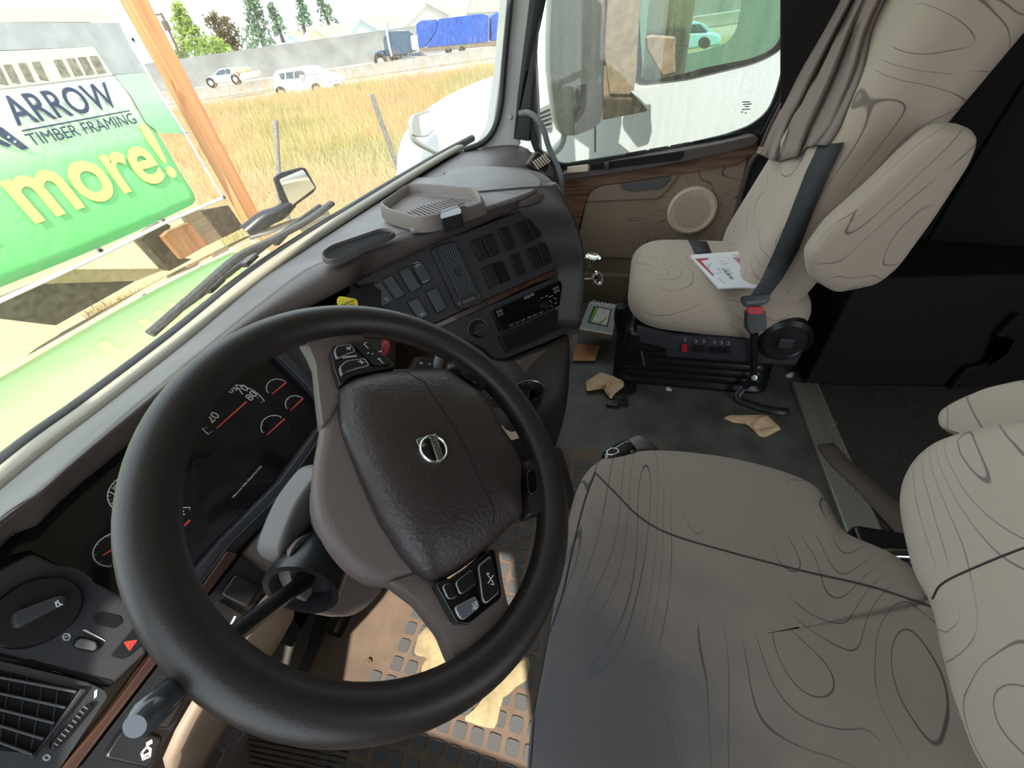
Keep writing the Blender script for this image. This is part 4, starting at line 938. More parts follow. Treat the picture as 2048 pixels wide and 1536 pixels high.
box('side_fairing', (1.22, -.36, .26), (.022, .21, .045), M_PANEL, ps, .018)
SFx = Fr((1.195, -.3, .3), (-1, 0, 0), (0, -1, 0))
keys = [((895, 815), (935, 812), (938, 858), (898, 858))] + [((x, 822), (x+38, 822), (x+40, 862), (x+2, 862)) for x in (975, 1018, 1092, 1142, 1192)]
for i, q in enumerate(keys):
    plate('seat_switch', SFx, ZE(*[(a, b+ (i>2)*8) for a, b in q]), -.004, .009, M_REDK if i == 0 else M_BLACK, ps, .002, r=.003)
for x, y in ((920, 780), (993, 792), (1045, 792), (1118, 800), (1168, 802), (1215, 805)):
    o = strokes('switch_marking', SFx, [ZE((x-8, y-8), (x+8, y-8), (x+8, y+8), (x-4, y+10))], .0016, M_WHITEMARK, ps, .0012)
plate('switch_row', SFx, ZE((590, 700), (860, 760), (1280, 780), (1380, 800), (1640, 790), (1600, 880), (1500, 915), (1250, 900), (900, 870), (620, 800)), -.02, .0, M_PANEL, ps, .006, r=.01)
rk = SFx.hit(*ZE((1600, 780))[0])
lathe('recliner_hub', rk+Vector((.025, 0, 0)), (-1, 0, 0), [(.075, 0), (.075, .035), (.062, .045), (.058, .040), (.03, .040), (0, .046)], M_BLACK, ps, 32)
box('recliner_lug', rk+Vector((-.015, 0, 0)), (.012, .022, .018), M_PANEL, ps, .006)
tube('lap_lever', [at(*q, 'x', 1.42) for q in ZE((480, 560), (470, 640), (490, 740))], .02, M_BLACK, ps, smoothn=3)
plate('front_fairing', Fr((1.30, .0, .2), (-1, .6, .3), (0, 1, 0)), [(1262, 600), (1245, 618), (1230, 690), (1240, 735), (1290, 735), (1275, 660)], -.05, 0, M_BLACK, ps, .01)
# backrest
BN = Vector((0, .97, .25)).normalized()
def bdef(p, h):
    if p.z < 0: p.x *= 1+.10*(-p.z/h.z)
    p.y += (.035*(p.x/h.x)**2 if p.y > 0 else 0)          # raised side bolsters
    return p
rotb = Matrix.Rotation(math.radians(-9), 3, 'X')
br = softbox('backrest', (1.475, -.575, .86), (.225, .10, .52), (.09, .08, .12), M_FAB, ps, 16, bdef, Matrix.Rotation(math.radians(17), 3, 'X'))
# folded-up armrest on the near side
am = [at(*p, 'x', 1.18) for p in [(1612, 545), (1606, 500), (1650, 440), (1740, 360), (1830, 270), (1870, 245), (1915, 245), (1935, 262), (1925, 300), (1850, 420), (1780, 520), (1740, 555), (1660, 572)]]
ap = roundpoly(am, .02, 4); cc = sum(ap, Vector())/len(ap); bm = bmesh.new(); R = []
for s_, dx in ((.92, 0), (.985, -.008), (1.0, -.022), (1.0, -.05), (.98, -.066), (.93, -.076), (.8, -.08)):
    R.append([bm.verts.new(cc+(p-cc)*s_+Vector((dx+.02, 0, 0))) for p in ap])
for a, b in zip(R, R[1:]):
    for i in range(len(ap)): bm.faces.new((a[i], a[(i+1) % len(ap)], b[(i+1) % len(ap)], b[i]))
bm.faces.new(R[-1]); bm.faces.new(list(reversed(R[0])))
obj('armrest', bm, M_FAB, ps, auto=False)
# belt buckle on its stalk
BK = Fr(at(1510, 640, 'x', 1.155), (-.9, -.1, .3), (0, -1, 0))
bkl = plate('belt_buckle', BK, [(1490, 622), (1528, 620), (1531, 658), (1500, 668), (1490, 655)], -.012, .012, M_BLACK, ps, .004, r=.004)
plate('red_release_button', BK, ZE((1335, 575), (1350, 550), (1440, 550), (1450, 598), (1400, 605), (1340, 600)), .0, .016, M_REDK, bkl, .002, r=.003)
tube('buckle_stalk', [BK.hit(1508, 664), at(1508, 700, 'x', 1.18), at(1507, 750, 'x', 1.19)], .011, M_BLACK, ps, smoothn=3)
bolt = lathe('anchor_bolt', at(*ZE((1390, 1040))[0], 'x', 1.18), (-.9, 0, .4), [(.010, 0), (.010, .005), (.004, .006), (0, .005)], M_SILVER, ps, 16)

# shoulder belt and lap belt
def bvh(*os): 
    V = []; F = []
    for o in os:
        k = len(V); V += [v.co.copy() for v in o.data.vertices]; F += [tuple(i+k for i in f.vertices) for f in o.data.polygons]
    return BVHTree.FromPolygons(V, F)
BVS = bvh(br, pc, [o for o in bpy.data.objects if o.name.startswith('armrest') and o.parent == ps][0])
BVB = bvh(br)
def infront(q, x, lift, bv=None):      # on the plane x, but never behind the seat's surface
    p = at(*q, 'x', x); d = (p-CAMPOS); L_ = d.length; d.normalize()
    h = (bv or BVS).ray_cast(CAMPOS, d)
    if h[0] is not None and h[3]-lift < L_: p = CAMPOS+d*(h[3]-lift)
    return p
bl = [((1638, 290), (1688, 285)), ((1612, 345), (1662, 340)), ((1575, 440), (1626, 425)), ((1545, 510), (1597, 500)), ((1522, 560), (1566, 556)), ((1500, 592), (1540, 590))]
xs = [1.56, 1.50, 1.40, 1.28, 1.19, 1.155]
bl2 = []
for (a, b), (c_, d_), x, x2 in zip(bl, bl[1:], xs, xs[1:]):
    for k in range(4): t = k/4; bl2.append(((a[0]+(c_[0]-a[0])*t, a[1]+(c_[1]-a[1])*t), (b[0]+(d_[0]-b[0])*t, b[1]+(d_[1]-b[1])*t), x+(x2-x)*t))
bl2.append((*bl[-1], xs[-1]))
rows = [[infront(a, x, .012), infront(((a[0]+b[0])/2, (a[1]+b[1])/2), x, .014), infront(b, x, .012)] for a, b, x in bl2]
belt = sheet('seat_belt', rows, M_BELT, None, .0016)
tag(belt, 'black shoulder belt buckled across the passenger seat', 'seat belt')
plate('belt_tongue', BK, ZE((1295, 490), (1320, 480), (1480, 468), (1498, 480), (1490, 520), (1440, 545), (1320, 555), (1298, 520)), .004, .010, M_BLACK, belt, .002, r=.004)
plate('tongue_slot', BK, ZE((1330, 520), (1465, 505), (1468, 522), (1335, 535)), .010, .0106, M_GREY, belt, 0)
lapx = [(1360, 457), (1372, 475), (1382, 492), (1392, 516)], [(1398, 456), (1408, 474), (1415, 490), (1425, 514)]
la = [drape(pc, interp(list(e_), 3), .004) for e_ in lapx]
mlen = min(len(la[0]), len(la[1]))
if mlen > 2:
    lb = sheet('lap_belt', [la[0][:mlen], la[1][:mlen]], M_BELT, belt, .0015)

# curtain bunched behind the seat
Y = [-420, -200, 0, 200, 450, 650, 800]
Lx = [1080, 960, 870, 760, 610, 510, 430]; Rx = [1390, 1270, 1170, 1085, 1030, 950, 885]
bot = [(360, 968), (400, 985), (450, 1010), (505, 1026), (545, 1005), (610, 990), (650, 960), (680, 928), (740, 918), (815, 918)]
K = 37; rows = []
folds = lambda t: .028*math.sin(t*2*PI*3.2+.6)+.012*math.sin(t*2*PI*7.1)
for y, lx, rx in zip(Y, Lx, Rx):
    rows.append([infront(ZF((lx+(rx-lx)*k/(K-1), y))[0], 1.80-.22*(k/(K-1))+folds(k/(K-1)), .035-folds(k/(K-1)), BVB) for k in range(K)])
bb = [bot[0]]
for k in range(1, K):
    t = k/(K-1)*(len(bot)-1); i = min(int(t), len(bot)-2); f = t-i
    bb.append((bot[i][0]+(bot[i+1][0]-bot[i][0])*f, bot[i][1]+(bot[i+1][1]-bot[i][1])*f))
rows.append([infront(ZF(p)[0], 1.80-.22*(k/(K-1))+folds(k/(K-1)), .035-folds(k/(K-1)), BVB) for k, p in enumerate(bb)])
rows = [list(r) for r in zip(*[catmull(list(c_), 4) for c_ in zip(*rows)])]
cu = sheet('curtain', rows, M_CURT, None, .003)
tag(cu, 'grey-brown cloth curtain bunched over the seat belt behind the passenger window', 'curtain')
plate('curtain_label', Fr(at(*ZF((390, 955))[0], 'x', 1.74), (-.9, -.3, .2), (0, -1, 0)), ZF((355, 965), (370, 925), (425, 935), (410, 978)), 0, .001, mat('label_pale', (.6, .5, .45), .8, var=.3, vscale=90), cu, 0)
# B pillar trims behind the door
for i, (a, b, m_) in enumerate((((1645, -60), (1600, 60), M_RUBBER), ((1690, -60), (1650, 60), M_PILLAR))): pass
S(plate('sun_block_11', DF.off(-.03), ZF((600, -200), (900, -200), (560, 620), (420, 980), (300, 1536), (150, 1536), (290, 960), (480, 600)), .03, .06, M_RUBBER, None, .006))
tube('door_edge_seal', [DF.hit(*p)+Vector((-.05, 0, 0)) for p in ZF((720, -200), (650, 100), (560, 500), (470, 720), (390, 900), (310, 1000), (255, 1180), (205, 1420), (190, 1560))], .012, mat('seal_brown', (.09, .07, .06), .5), door, smoothn=4)

# grab handle on the A pillar
gh = tube('grab_handle', [at(*p, 'x', x) for p, x in zip(ZH((118, 665), (165, 660), (215, 695), (255, 760), (285, 860), (330, 960), (358, 1050), (360, 1120)), (1.90, 1.86, 1.84, 1.83, 1.83, 1.82, 1.80, 1.80))], .012, M_GREY, None, smoothn=5, seg=14, flat=.8)
tag(gh, 'curved grey grab handle bridging the windshield pillar and the dashboard', 'grab handle')

# ------------------------------------------------------------ small things in the cab
def tpoly(name, px, z, thick, m, label, cat, r=0, bevel=0, group=None, parent=None):
    o = prism(name, [at(*p, 'z', z) for p in px], (0, 0, thick), m, parent, bevel, r)
    if label: tag(o, label, cat, group)
    return o
bkp = ZE((958, 222), (1352, 192), (1535, 428), (1150, 440))
bz_ = .482
bk_ = tpoly('log_book', bkp, bz_, .010, mat('paper_white', (.80, .80, .80), .6), 'white and red paper log book lying on the passenger seat', 'book')
BF = Fr((0, 0, bz_+.0101), (0, 0, 1), (1, 0, 0))
bx = [BF.hit(*q) for q in bkp]; 
cvx = plate('cover_print', BF, ZE((972, 224), (1345, 198), (1520, 422), (1152, 432)), 0, .0006, mat('cover_white', (.74, .75, .79), .35), bk_, 0)
mred = mat('book_red', (.42, .03, .07), .5)
plate('cover_band', BF, ZE((990, 232), (1085, 226), (1075, 238), (1030, 245), (1120, 345), (1112, 350)), .0006, .001, mred, cvx, 0)
plate('cover_band', BF, ZE((1245, 205), (1345, 198), (1372, 235), (1275, 245)), .0006, .001, mat('book_greyband', (.55, .56, .58), .5), cvx, 0)
text('cover_title', 'Keller', BF, ZE((1290, 222))[0], ZE((1378, 318))[0], M_WHITEMARK, cvx, .0012)
text('cover_title', "DRIVER'S DAILY", BF, ZE((1250, 226))[0], ZE((1400, 390))[0], mred, cvx, .0012, bold=.01)
text('cover_small_print', 'LOG BOOK', BF, ZE((1170, 300))[0], ZE((1235, 375))[0], M_GREY, cvx, .0012)
for a, b in (((1150, 250), (1195, 248)), ((1165, 268), (1215, 264)), ((1140, 290), (1165, 320)), ((1120, 330), (1180, 330)), ((1190, 330), (1210, 300)), ((1215, 300), (1240, 340)), ((1150, 365), (1190, 400)), ((1100, 260), (1085, 290)), ((1075, 265), (1085, 300))):
    strokes('cover_line', BF, [ZE(a, b)], .0016, M_GREY, cvx, .0011)

# navigator box on the floor by the door
gb0 = ZE((270, 520), (465, 545), (430, 735), (205, 695))
BG = Fr((1.42, .14, .10), (-.52, -.10, .85), (.1, -1, 0))
top4 = [BG.hit(*q) for q in gb0]
bx_ = prism('navigator_box', top4, BG.n*-.075, mat('carton_grey', (.36, .36, .36), .5), None, .001)
tag(bx_, 'grey retail box with a map screen picture, standing on the floor by the passenger door', 'box')
plate('box_side_print', BG, ZE((205, 697), (430, 738), (425, 752), (200, 712)), 0, .0008, mat('carton_silver', (.6, .56, .50), .4), bx_, 0)
scr = plate('screen_picture', BG, ZE((300, 552), (420, 578), (392, 695), (255, 665)), 0, .001, M_BLACK, bx_, 0)
plate('map_picture', BG, ZE((308, 560), (412, 582), (386, 688), (266, 660)), .001, .0013, mat('map_print', (.55, .54, .46), .4, var=.25, vscale=60, tint=(.75, .73, .65)), scr, 0)
plate('green_band', BG, ZE((308, 560), (332, 565), (285, 664), (266, 660)), .0013, .0016, mat('map_green', (.12, .35, .03), .4), scr, 0)
plate('green_road', BG, ZE((380, 635), (388, 637), (340, 678), (330, 675)), .0013, .0016, MATS['map_green'], scr, 0)
text('box_lettering', 'GARMIN', BG, ZE((280, 540))[0], ZE((445, 572))[0], M_WHITEMARK, bx_, .001, bold=.01)
BG2 = Fr(top4[3], (-.85, -.15, -.5), (.1, -1, 0))
lowf = prism('box_front_flap', [top4[3], top4[2], top4[2]-BG.n*.075, top4[3]-BG.n*.075], Vector((-.004, 0, 0)), MATS['carton_silver'], bx_)
FB = Fr(top4[3]+Vector((-.0045, 0, 0)), (top4[2]-top4[3]).cross(BG.n*-1), (top4[2]-top4[3]))
if FB.n.dot(CAMPOS-top4[3]) < 0: FB = Fr(FB.o, -FB.n, FB.u)
text('box_lettering', 'OTR710', FB, ZE((232, 800))[0], ZE((302, 818))[0], M_WHITEMARK, bx_, .0006)
env = tpoly('cardboard_envelope', [(1148, 688), (1200, 693), (1190, 722), (1146, 722)], .012, .004, mat('cardboard', (.52, .26, .10), .8), 'orange-brown cardboard piece under the box by the passenger door', 'cardboard')

def crumple(name, px, z, m, label, cat, amp=.02, seed=1, n=9, thick=.0012):
    pts = [at(*p, 'z', z) for p in px]; c_ = sum(pts, Vector())/len(pts); rnd = random.Random(seed)
    bm = bmesh.new(); P_ = roundpoly(pts, .006, 1); rows = []
    for s_ in (1, .82, .62, .42, .2):
        rows.append([bm.verts.new(c_+(p-c_)*s_+Vector((0, 0, amp*(1-s_*.85)*(.3+.9*noise.noise(p*45*s_+Vector((seed, 0, s_*3))))+rnd.uniform(0, amp*.35)*(s_ < 1)))) for p in P_])
    for a, b in zip(rows, rows[1:]):
        for i in range(len(P_)): bm.faces.new((a[i], a[(i+1) % len(P_)], b[(i+1) % len(P_)], b[i]))
    bm.faces.new(rows[-1])
    zmin = min(v.co.z for v in bm.verts)
    for v in bm.verts: v.co.z += .001+max(0, z-zmin)
    o = obj(name, bm, m, None, smooth=False); s_ = o.modifiers.new('t', 'SOLIDIFY'); s_.thickness = thick
    return tag(o, label, cat)
crumple('paper_napkin', ZE((242, 1075), (345, 1012), (420, 1035), (500, 1070), (505, 1110), (440, 1160), (415, 1195), (375, 1150), (365, 1120), (250, 1140)), .012, M_PAPERB, 'crumpled brown paper napkin on the floor in front of the passenger seat base', 'napkin', .035, 3)
crumple('paper_napkin', ZE((1178, 1322), (1220, 1305), (1480, 1300), (1580, 1395), (1470, 1455), (1420, 1445), (1385, 1400), (1340, 1365), (1250, 1350)), .001, M_PAPERB, 'flat torn brown paper napkin on the open floor between the seats', 'napkin', .022, 8)
crumple('paper_scrap', ZE((1600, 1025), (1640, 1003), (1672, 1008), (1650, 1045), (1615, 1045)), .001, mat('scrap_white', (.7, .7, .68), .8), 'small white paper scrap on the dark floor behind the belt anchor', 'paper scrap', .01, 5)
crumple('paper_scrap', ZE((785, 1110), (810, 1102), (838, 1135), (790, 1132)), .001, MATS['scrap_white'], 'tiny white paper scrap beside the passenger seat bellows', 'paper scrap', .008, 6)
crumple('dry_leaf', ZG((790, 455), (860, 455), (870, 475), (830, 485)), .018, mat('leaf_brown', (.20, .14, .07), .9), 'small dry brown leaf on the metal threshold strip', 'leaf', .01, 9)
dc = at(1247, 775, 'z', .002)
dk = lathe('sealing_cap', dc, (0, 0, 1), [(.052, 0), (.054, .006), (.050, .009), (.046, .005), (.014, .005), (.012, .012), (0, .012)], mat('cap_maroon', (.035, .016, .014), .35), None, 40)
tag(dk, 'round black ribbed disc lying half under the crumpled napkin', 'disc')
bm = bmesh.new()
for k in range(10):
    a = 2*PI*k/10; d = Vector((math.cos(a), math.sin(a), 0)); w = Vector((-d.y, d.x, 0))*.0022
    prism_bm(bm, [dc+d*.013-w, dc+d*.046-w, dc+d*.046+w, dc+d*.013+w], (0, 0, .008))
obj('disc_rib', bm, M_BLACK, dk, smooth=False)
clp = tpoly('plastic_clip', ZE((380, 1240), (392, 1205), (455, 1210), (460, 1195), (525, 1190), (530, 1245), (470, 1235), (460, 1252)), .001, .012, mat('clip_maroon', (.03, .018, .018), .3), 'small dark plastic clip lying next to the round disc', 'clip', bevel=.002)
cpk = at(1296, 893, 'z', .001)
tag(lathe('bottle_cap', cpk, (0, 0, 1), [(.011, 0), (.012, .012), (.009, .013), (.008, .006), (0, .006)], M_BLACK, None, 20), 'small black cap standing on the floor in front of the driver seat', 'cap')
# loose tan strap on the sleeper floor
sp_ = [((1635, 890), (1668, 886)), ((1660, 925), (1700, 920)), ((1710, 975), (1745, 960)), ((1760, 1030), (1790, 1000)), ((1800, 1075), (1830, 1040)), ((1830, 1110), (1860, 1070))]
rows = [[at(*a, 'z', .020), at(*b, 'z', .020)] for a, b in sp_]
rows = [list(r) for r in zip(*[catmull(list(c_), 5) for c_ in zip(*rows)])]
tag(sheet('strap', rows, mat('strap_tan', (.12, .09, .07), .8, bump=.4, bscale=600), None, .0025), 'loose tan webbing strap lying across the metal threshold strip', 'strap')
# black strap loop by the passenger seat
lp = [at(*q, 'z', z) for q, z in zip(ZE((1395, 1060), (1330, 1100), (1285, 1160), (1300, 1200), (1380, 1230), (1480, 1260), (1580, 1275), (1630, 1270)), (.10, .06, .03, .015, .012, .012, .012, .012))]
tag(tube('tether_strap', lp, .014, M_BLACK, None, smoothn=5, flat=.3), 'black tether strap looping on the floor below the belt anchor bolt', 'strap')
# chrome microphone / accessory fittings hanging at the dash end
for i, (q, lab) in enumerate((((1186, 516), 'upper shiny chrome lighter plug hanging on the side of the dashboard'), ((1193, 557), 'lower chrome lighter plug with black rim hanging on the side of the dashboard'))):
    c_ = at(*q, 'x', 1.30)
    e_ = empty('lighter_plug', c_, lab, 'plug', 'chrome plugs by the dashboard end')
    lathe('plug_shell', c_, (-.3, -.6, .5) if i else (-.1, -.2, 1), [(0, -.03), (.010, -.03), (.014, -.005), (.024, 0), (.026, .006), (.020, .008), (.012, .004), (0, .004)], M_CHROME, e_, 28)
    if i: lathe('plug_core', c_+Vector((-.3, -.6, .5)).normalized()*.004, (-.3, -.6, .5), [(.013, 0), (.011, .012), (0, .013)], M_GLOSS, e_, 20)
    tube('plug_cord', [c_, c_+Vector((-.04, .06, .01)), c_+Vector((-.06, .10, -.05)), c_+Vector((-.05, .12, -.12))], .003, mat('cord_pale', (.55, .5, .38), .4), e_, smoothn=5, seg=8)

# pedals and grid floor mat
fm = S(prism('sun_block_12', [(-.33, -.05, 0), (.90, -.05, 0), (.90, .62, 0), (-.33, .80, 0)], (0, 0, .008), mat('mat_brown', (.17, .12, .09), .85, bump=.8, bscale=260, var=.2, vscale=14), None))
bm = bmesh.new()
for i in range(30):
    for j in range(20):
        x, y = -.30+i*.040+(j % 2)*.0, -.03+j*.040
        if y > .52-.25*x or x > .85: continue
        q = [Vector((x, y, .008)), Vector((x+.028, y, .008)), Vector((x+.028, y+.028, .008)), Vector((x, y+.028, .008))]
        q = roundpoly(q, .006, 2)
        prism_bm(bm, q, (0, 0, .0035))
g_ = obj('grid_pad', bm, mat('pad_slate', (.095, .097, .10), .7, bump=.6, bscale=300), fm, smooth=False); g_['kind'] = 'stuff'
# sandy dirt patches on the mat, the sun patch put into their pale colour
crd = mat('sunlit_dirt', (.42, .33, .19), .95, bump=1, bscale=90, var=.25, vscale=30)
def patch(px, label, seed):
    pts = [at(*p, 'z', .0125) for p in px]; bm = bmesh.new(); c_ = sum(pts, Vector())/len(pts)
    P_ = catmull(pts, 4, True); P_ = [p+Vector((random.uniform(-.003, .003), random.uniform(-.003, .003), 0)) for p in P_]
    rows = [[bm.verts.new(c_+(p-c_)*s_+Vector((0, 0, h))) for p in P_] for s_, h in ((1, -.002), (.9, .002), (.5, .004))]
    for a, b in zip(rows, rows[1:]):
        for i in range(len(P_)): bm.faces.new((a[i], a[(i+1) % len(P_)], b[(i+1) % len(P_)], b[i]))
    bm.faces.new(rows[-1]); return tag(obj('sunny_dirt_patch', bm, crd), label, 'dirt', kind='stuff')
patch(ZC((1290, 620), (1370, 590), (1480, 720), (1440, 860), (1330, 910), (1290, 860), (1320, 790), (1255, 740)), 'yellowish caked dirt with painted sunlight on the floor mat, seen through the lower wheel opening', 1)
patch(ZC((1650, 1010), (1790, 880), (1920, 760), (1915, 900), (1780, 1010), (1750, 1100), (1720, 1190), (1550, 1140)), 'dry sandy dirt with painted sunlight on the floor mat beside the driver seat', 2)
crumple('dry_leaf', ZC((970, 790), (1000, 770), (1005, 820), (980, 820)), .014, MATS['leaf_brown'], 'small dry leaf on the brown floor mat under the steering wheel', 'leaf', .006, 11)
pd = empty('brake_pedal', (.20, .74, 0), 'dark brake pedal with half round pad beneath the steering column', 'pedal')
plate('pedal_pad', Fr((.2, .70, .16), (0, -.8, .6), (1, 0, 0)), ZC((545, 545), (585, 600), (575, 660), (545, 715), (460, 690), (500, 610)), -.012, 0, M_BLACK, pd, .003)
tube('pedal_arm', [(.17, .72, .16), (.16, .86, .30), (.15, .95, .44)], .012, M_BLACK, pd)
box('pedal_foot', (.17, .78, .045), (.04, .015, .045), M_BLACK, pd, .004)
ap_ = empty('accelerator_pedal', (.33, .70, 0), 'long dark accelerator pedal right of the brake pedal', 'pedal')
plate('pedal_plate', Fr((.33, .70, .10), (0, -.8, .6), (1, 0, 0)), ZC((690, 530), (780, 520), (700, 720), (600, 930), (545, 915), (620, 740)), -.012, 0, M_BLACK, ap_, .003)
box('pedal_foot', (.20, .66, .03), (.03, .02, .03), M_BLACK, ap_, .004)
fr_ = empty('foot_rest', (-.06, .75, 0), 'ribbed brown foot rest at the left edge of the driver floor', 'foot rest')
FRp = Fr((-.06, .70, .10), (.1, -.7, .7), (1, 0, 0))
fb = plate('rest_block', FRp, ZC((80, 1290), (160, 1140), (290, 1200), (180, 1335), (120, 1340)), -.06, 0, M_SHELL, fr_, .006)
for k in range(6):
    t = k/6; plate('rest_rib', FRp, ZC((165+t*110, 1150+t*52), (173+t*110, 1153+t*52), (100+t*85, 1300+t*38), (92+t*85, 1297+t*38)), 0, .004, M_DASH, fb, 0)
box('rest_foot', (-.07, .78, .03), (.05, .04, .03), M_SHELL, fr_, .004)
bm = bmesh.new()
for k in range(7):
    a = ZC((280+k*2, 1220+k*34))[0]; b = ZC((860-k*10, 1330+k*34))[0]
    A_, B_ = at(*a, 'z', .009), at(*b, 'z', .009); prism_bm(bm, [A_, B_, B_+Vector((0, -.008, 0)), A_+Vector((0, -.008, 0))], (0, 0, .004))
o = obj('mat_groove', bm, M_BLACK, fm, smooth=False); o['kind'] = 'stuff'

# ============================================================ outside
M_HOOD = mat('hood_cream', (.46, .37, .22), .04, coat=1, spec=.9)
M_HOOD.node_tree.nodes['Principled BSDF'].inputs['Coat Roughness'].default_value = .02
hood = empty('engine_hood', (1.0, 1.5, 0), 'cream coloured glossy truck hood in front of the windshield', 'hood')
rows = []
for t, y, z in ((0, .93, .735), (.2, 1.12, .70), (.4, 1.35, .655), (.6, 1.6, .60), (.8, 1.85, .545), (.93, 2.02, .49), (1, 2.10, .42), (1.05, 2.14, .30), (1.1, 2.14, -.2)):
    row = []
    for k in range(25):
        u_ = -1+2*k/24; w = 1.22-.10*t; x = .80+u_*w
        drop = .16*max(0, abs(u_)-.72)**1.6/.28**1.6
        row.append(Vector((x, y-(.30*t)*max(0, abs(u_)-.5)**2*2-(.12 if t < .3 else 0)*u_*u_, z-drop-.03*u_*u_)))
    rows.append(row)
sheet('hood_skin', rows, M_HOOD, hood, .01, 1)
tube('hood_gap', [Vector((.8+1.2*u_, .90-.15*u_*u_, .735-.05*abs(u_)**3)) for u_ in [k/10 for k in range(-10, 11)]], .012, M_RUBBER, hood, seg=8)
cow = [[p+Vector((0, .0, -.02)) for p in WBc], [p+Vector((0, .10, -.04)) for p in WBc], [p+Vector((0, .16, -.12)) for p in WBc]]
sheet('cowl_panel', cow, mat('cowl_grey', (.20, .19, .17), .5), hood, .004)
# wiper: arm and blade resting near the glass foot
wip = empty('windshield_wiper', at(470, 560, 'y', .93), 'long black wiper blade lying against the foot of the windshield', 'wiper')
def onglass(px, lift=.02):      # point on the windshield's outer side
    n_ = Vector((0, .84, .52)).normalized(); o_ = Vector((.8, .865, .78)) + n_*lift
    fr_g = Fr(o_, n_, (1, 0, 0)); return fr_g.hit(*px)
blade = ZJ((1940, 1190), (1800, 1290), (1600, 1400), (1400, 1500)) + [(400, 580), (300, 668)]
pts = [onglass(p, .03) for p in blade]
tube('wiper_blade', pts, .008, M_RUBBER, wip, smoothn=4, seg=8, flat=1.6)
arm = [onglass(p, .05) for p in [(640, 412), (560, 470), (480, 530), (400, 590), (330, 640)]]
tube('wiper_arm', arm, .007, M_BLACK, wip, smoothn=4, seg=8)
for q in ((560, 478), (500, 520), (430, 570)):
    p = onglass(q, .04); box('blade_bracket', p, (.03, .008, .006), M_BLACK, wip, .002, Matrix.Rotation(.3, 3, 'Z'))
# hood mirror of this truck
HMF = Fr((1.93, 1.72, .66), (-.55, -.8, .1))
hmr = empty('hood_mirror', HMF.hit(560, 440), 'black hood mirror on the far right corner of the cream hood', 'mirror')
hm_out = ZJ((1600, 1040), (1640, 1010), (1760, 978), (1790, 985), (1852, 1100), (1830, 1130), (1740, 1195), (1700, 1220), (1640, 1170))
pillow('mirror_housing', HMF, hm_out, [(.55, -.10), (.9, -.07), (1.0, -.02), (1.0, .0), (.96, .004)], M_BLACK, hmr, .01)
plate('mirror_glass', HMF, ZJ((1632, 1050), (1770, 990), (1842, 1098), (1700, 1205)), .004, .006, M_MIRROR, hmr, 0, r=.008)
tube('mirror_arm', [HMF.hit(585, 405)-HMF.n*.03, HMF.hit(560, 425), HMF.hit(530, 438), HMF.hit(490, 455)-Vector((0, 0, .03))], [.03, .035, .04, .045], M_BLACK, hmr, seg=14, smoothn=4)

# ground, field, freeway
GN = Vector((.93, .37, 0)).normalized()            # horizontal direction towards the freeway
GT = Vector((-GN.y, GN.x, 0))
def gz(x, y):
    s_ = GN.x*x+GN.y*y
    return -1.30 if s_ < 5 else (-1.30+(s_-5)/19*1.12 if s_ < 24 else -.18-(s_-24)*.3)
def strip_mesh(name, ss, t0, t1, nt_, zf, m):
    rows = [[GN*s_+GT*(t0+(t1-t0)*k/nt_) for k in range(nt_+1)] for s_ in ss]
    rows = [[Vector((p.x, p.y, zf(s_, p))) for p in r] for s_, r in zip(ss, rows)]
    return sheet(name, rows, m)
zr = lambda s_: -.27 if s_ < 36.3 else 0.0
M_GROUND = mat('dry_grass_ground', (.22, .18, .09), 1, var=.3, vscale=22, tint=(.36, .31, .16))
g = strip_mesh('ground', [-6+i*1.25 for i in range(25)], -14, 60, 40, lambda s_, p: gz(p.x, p.y)+.05*noise.noise(p*.6), M_GROUND); S(g)
rd = strip_mesh('road', [24.35, 30, 36.2, 36.4, 46, 52, 60], -60, 120, 20, lambda s_, p: zr(s_), mat('asphalt_pale', (.36, .31, .26), .9, var=.08, vscale=3))
tag(rd, 'pale freeway carriageway running across the view beyond the field', 'road')
for s_ in (24.9, 31.5):
    a = GN*s_+GT*-40; b = GN*s_+GT*90
    ln = prism('lane_line', [Vector((*p.xy, zr(s_)+.01)) for p in (a, b, b+GN*.15, a+GN*.15)], (0, 0, .01), M_WHITEMARK, rd)
def barrier(name, s_, h, w, m, lab, cat, t0=-40, t1=110):
    a = GN*s_+GT*t0; b = GN*s_+GT*t1; z = zr(s_)
    prof = [(0, 0), (0, .1), (w*.3, h*.4), (w*.38, h), (w*.62, h), (w*.7, h*.4), (w, .1), (w, 0)]
    pts = [Vector((*(a+GN*u_).xy, z+v_)) for u_, v_ in prof]
    return tag(prism(name, pts, b-a, m), lab, cat)
barrier('median_barrier', 36, .68, .6, M_CONC, 'grey concrete median barrier between the freeway lanes', 'barrier')
sw_ = barrier('sound_wall', 62, 2.65, .8, mat('wall_grey', (.19, .19, .175), .9, var=.2, vscale=.6), 'tall grey concrete sound wall behind the freeway', 'wall')
FS = lambda s_, face=-1: Fr(GN*s_, GN*-1, GT*-1)     # vertical plane facing us at distance s_
